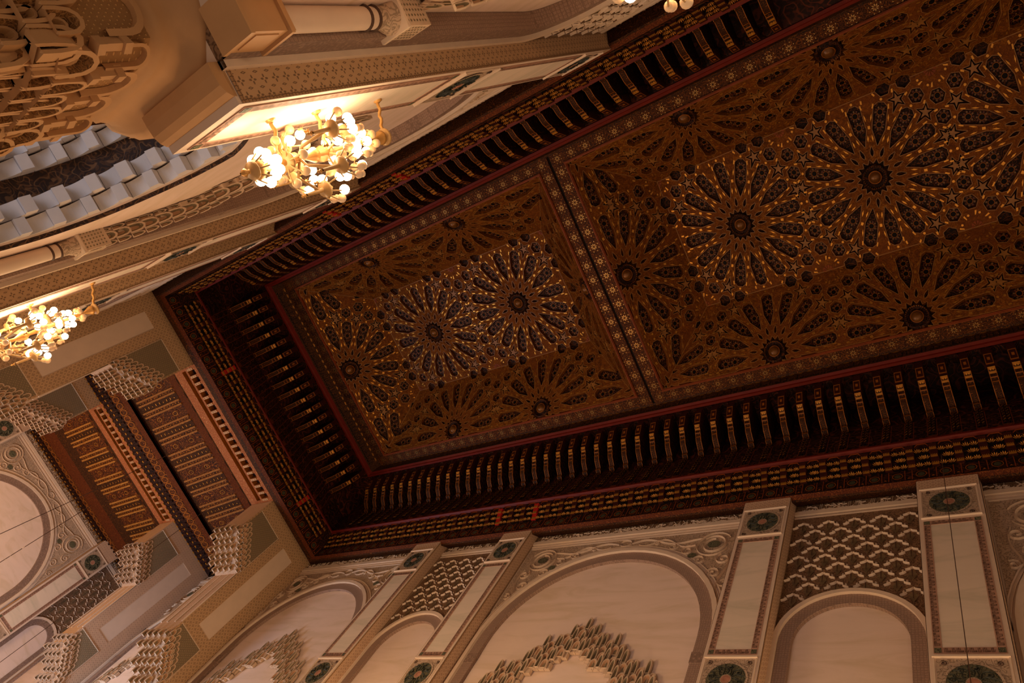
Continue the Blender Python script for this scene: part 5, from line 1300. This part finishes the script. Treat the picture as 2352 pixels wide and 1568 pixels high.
def make_lamp(o0):
    """o0: fixing height point on the pier face; outward = -y"""
    x0, y0, z0 = o0
    root = empty('globe_lamp', o0)
    rnd = random.Random(21)
    ax, ay = 0.0, -0.0235
    P = lambda x, y, z: (x0+x, y0+y, z)
    st = MB()
    st.lathe([(0.0004, 0.2530), (0.0016, 0.2545), (0.0022, 0.2560), (0.0010, 0.2575), (0.0012, 0.2590), (0.0048, 0.2610), (0.0056, 0.2650), (0.0030, 0.2680), (0.0016, 0.2720), (0.0026, 0.2760), (0.0014, 0.2800), (0.0024, 0.2900), (0.0014, 0.3000), (0.0036, 0.3060), (0.0044, 0.3080), (0.0016, 0.3120), (0.0022, 0.3240), (0.0012, 0.3300), (0.0030, 0.3380), (0.0012, 0.3420), (0.0018, 0.3560), (0.0010, 0.3640), (0.0040, 0.3700), (0.0046, 0.3715), (0.0014, 0.3740), (0.0008, 0.3780)], lambda a, b, h: P(ax+a, ay+b, h), 14)
    st.build('baluster', M['brass'], root, smooth=True)
    for z, zr, rr in ((0.2850, 0.2895, 0.0052), (0.3200, 0.3260, 0.0030), (0.3740, 0.3860, 0.0050)):
        a = MB(); pts = []
        for k in range(13):
            t = k/12; pts.append(P(0.0006*math.sin(t*22), -0.0005 + (ay)*t, zr + (z-zr)*t + 0.0006*math.cos(t*22)))
        a.tube(pts, 0.0011, 8); ba = a.build('braided_arm', M['brass'], root, smooth=True)
        d = MB(); d.lathe([(0.0008, z-0.001), (rr, z), (rr*1.12, z+0.0012), (rr, z+0.0022), (0.0008, z+0.0030)], lambda u, v, h: P(ax+u, ay+v, h), 18); d.build('dish', M['ivory'], ba, smooth=True)
        b = MB(); b.lathe([(0.0030, 0.0), (0.0026, -0.0012), (0.0012, -0.0018)], lambda u, v, h, zr=zr: P(u, h, zr+v), 12); b.build('fixing_rose', M['brass'], ba, smooth=True)
    me_l = sphere_mesh('globe_lit', 0.0029, 'lit'); me_o = sphere_mesh('globe_amber', 0.0027, 'opal'); me_b = sphere_mesh('bell_amber', 0.0025, 'opal', True)
    fin = MB(); fin.lathe([(0.0002, -0.0030), (0.0009, -0.0020), (0.0004, -0.0012), (0.0011, 0.0)], lambda a, b, h: (a, b, h), 6)
    for k in range(5):
        a = 2*math.pi*k/5; fin.add([(0.0006*math.cos(a+0.5), 0.0006*math.sin(a+0.5), -0.0004), (0.0024*math.cos(a), 0.0024*math.sin(a), 0.0010), (0.0006*math.cos(a-0.5), 0.0006*math.sin(a-0.5), -0.0004)], [(0, 1, 2)])
    fo = fin.build('gilt_leaf_finial', M['brass']); me_f = fo.data; bpy.data.objects.remove(fo)
    def put(me, name, p, rot=None):
        o = bpy.data.objects.new(name, me); col.objects.link(o); o.parent = root
        o.location = ((p[0]-x0)*S, (p[1]-y0)*S, (p[2]-z0)*S)
        if rot: o.rotation_euler = rot
        return o
    nb = [0]
    def bulb(p, lit):
        if nb[0] > 96: return
        nb[0] += 1
        put(me_l if lit else (me_o if rnd.random() < 0.6 else me_b), 'glass_globe' if lit else 'amber_globe', p)
    arms = MB()
    def cluster(c, n, r, dz, litp, dish=True):
        for k in range(n):
            a = 2*math.pi*(k+rnd.random()*0.3)/n; q = (c[0]+r*math.cos(a), c[1]+r*math.sin(a), c[2]+dz+rnd.uniform(-0.0012, 0.0012))
            arms.tube([c, (c[0]+r*0.55*math.cos(a), c[1]+r*0.55*math.sin(a), c[2]-0.0022), (q[0], q[1], q[2]-0.0026)], 0.00045, 5)
            bulb((q[0], q[1], q[2]), rnd.random() < litp)
        if dish: arms.lathe([(0.0006, c[2]-0.0075), (0.0004, c[2]-0.0060), (0.0016, c[2]-0.0048), (0.0046, c[2]-0.0036), (0.0050, c[2]-0.0022), (0.0018, c[2]-0.0012), (0.0009, c[2]+0.003)], lambda a, b, h: (c[0]+a, c[1]+b, h), 14)
    cc = lambda x, y, z: P(ax+x, ay+y, z)
    cluster(cc(0, 0, 0.2640), 8, 0.0078, 0.0060, 1.0); cluster(cc(0, 0, 0.2700), 5, 0.0050, 0.0050, 0.8, False)
    for k in range(6):          # main tier: six branches, each with its own cluster
        a = math.radians(-20 + 60*k); R_ = 0.0215
        if math.sin(a) > 0.7: continue
        c = cc(R_*math.cos(a), R_*math.sin(a)*0.9, 0.3080 + 0.002*(k % 2))
        arms.tube([cc(0, 0, 0.2960), cc(R_*0.5*math.cos(a), R_*0.45*math.sin(a), 0.2900), (c[0], c[1], c[2]-0.007)], 0.0009, 6)
        arms.tube([(c[0], c[1], c[2]-0.018), (c[0], c[1], c[2])], [0.0009, 0.0016], 8)
        put(me_f, 'gilt_leaf_finial', (c[0], c[1], c[2]-0.0195))
        cluster(c, 7, 0.0080, 0.0052, 0.45)
    for k in range(5):
        a = math.radians(10 + 72*k); R_ = 0.0120
        c = cc(R_*math.cos(a), R_*math.sin(a), 0.3300); arms.tube([cc(0, 0, 0.3180), (c[0], c[1], c[2]-0.004)], 0.0007, 6); cluster(c, 4, 0.0055, 0.0045, 0.5, k % 2 == 0)
    cluster(cc(0, 0, 0.2860), 8, 0.0120, 0.0, 0.1, False); cluster(cc(0, 0, 0.3440), 6, 0.0068, 0.0050, 0.85); cluster(cc(0, 0, 0.3560), 5, 0.0048, 0.004, 0.1, False)
    arms.build('curved_branches', M['ivory'], root, smooth=True)
    for k in range(8):
        a = 2*math.pi*k/8; put(me_f, 'gilt_leaf_finial', cc(0.015*math.cos(a), 0.015*math.sin(a), 0.3000+0.004*(k % 3)))
    return root
YF = CY + WF
lp = make_lamp((0.275, YF, 0.30))
tag(lp, 'blazing gilt cluster of glass globes on the pier, upper left of middle', 'wall lamp')
for x, lb in ((0.671, 'gilt cluster of glass globes cut by the left edge of the picture'), (0.057, 'gilt cluster of glass globes just showing at the top edge')):
    c = copy_tree(lp); c.location = W((x, YF, 0.30 if x > 0.1 else 0.281)); tag(c, lb)
for x in (0.275, 0.671, 0.057):
    for z, e in ((0.308, 170), (0.266, 60), (0.342, 80)): lamp('globe_light', 'POINT', (x, YF-0.016, z), e, (1.0, 0.74, 0.47), 0.4)

# ================================================================ CABLES
def cable(pts, label, fit=None, r=0.00035):
    root = empty('hanging_cable', pts[0], label, 'cable'); m_ = MB(); m_.tube(pts, r, 6); m_.build('wire', M['ink'], root)
    if fit:
        f = MB(); f.lathe([(0.0003, fit[2]-0.004), (0.0014, fit[2]-0.002), (0.0018, fit[2]), (0.0014, fit[2]+0.002), (0.0003, fit[2]+0.004)], lambda a, b, h: (fit[0]+a, fit[1]+b, h), 10)
        for dz, rr in ((-0.028, 0.003), (-0.040, 0.005)):
            for k in range(4): f.tube([(fit[0], fit[1], fit[2]+dz), (fit[0]+rr*math.cos(k*1.57), fit[1]+rr*math.sin(k*1.57), fit[2]+dz-0.004)], 0.0004, 4)
        f.build('coupling', M['mould'], root)
cable([(0.0745, -0.478, 0.802), (0.0748, -0.478, 0.40)], 'thin dark cable hanging in front of the rightmost pier with medallion')
cable([(1.43, -0.2045, 0.800), (1.43, -0.185, 0.62), (1.43, -0.155, 0.38)], 'upper thin cable crossing the slatted ceilings at the left edge', r=0.0006)
cable([(1.88, -0.2700, 0.782), (1.88, -0.2695, 0.42)], 'lower thin cable with a small bright coupling, before the far arch', fit=(1.88, -0.2697, 0.617), r=0.0008)
cable([(1.43, -0.345, 0.79), (1.43, -0.345, 0.30)], 'thin cable passing before the far lattice panel, bottom left', r=0.0005)
for o in bpy.data.objects:
    if '_o' in o: del o['_o']
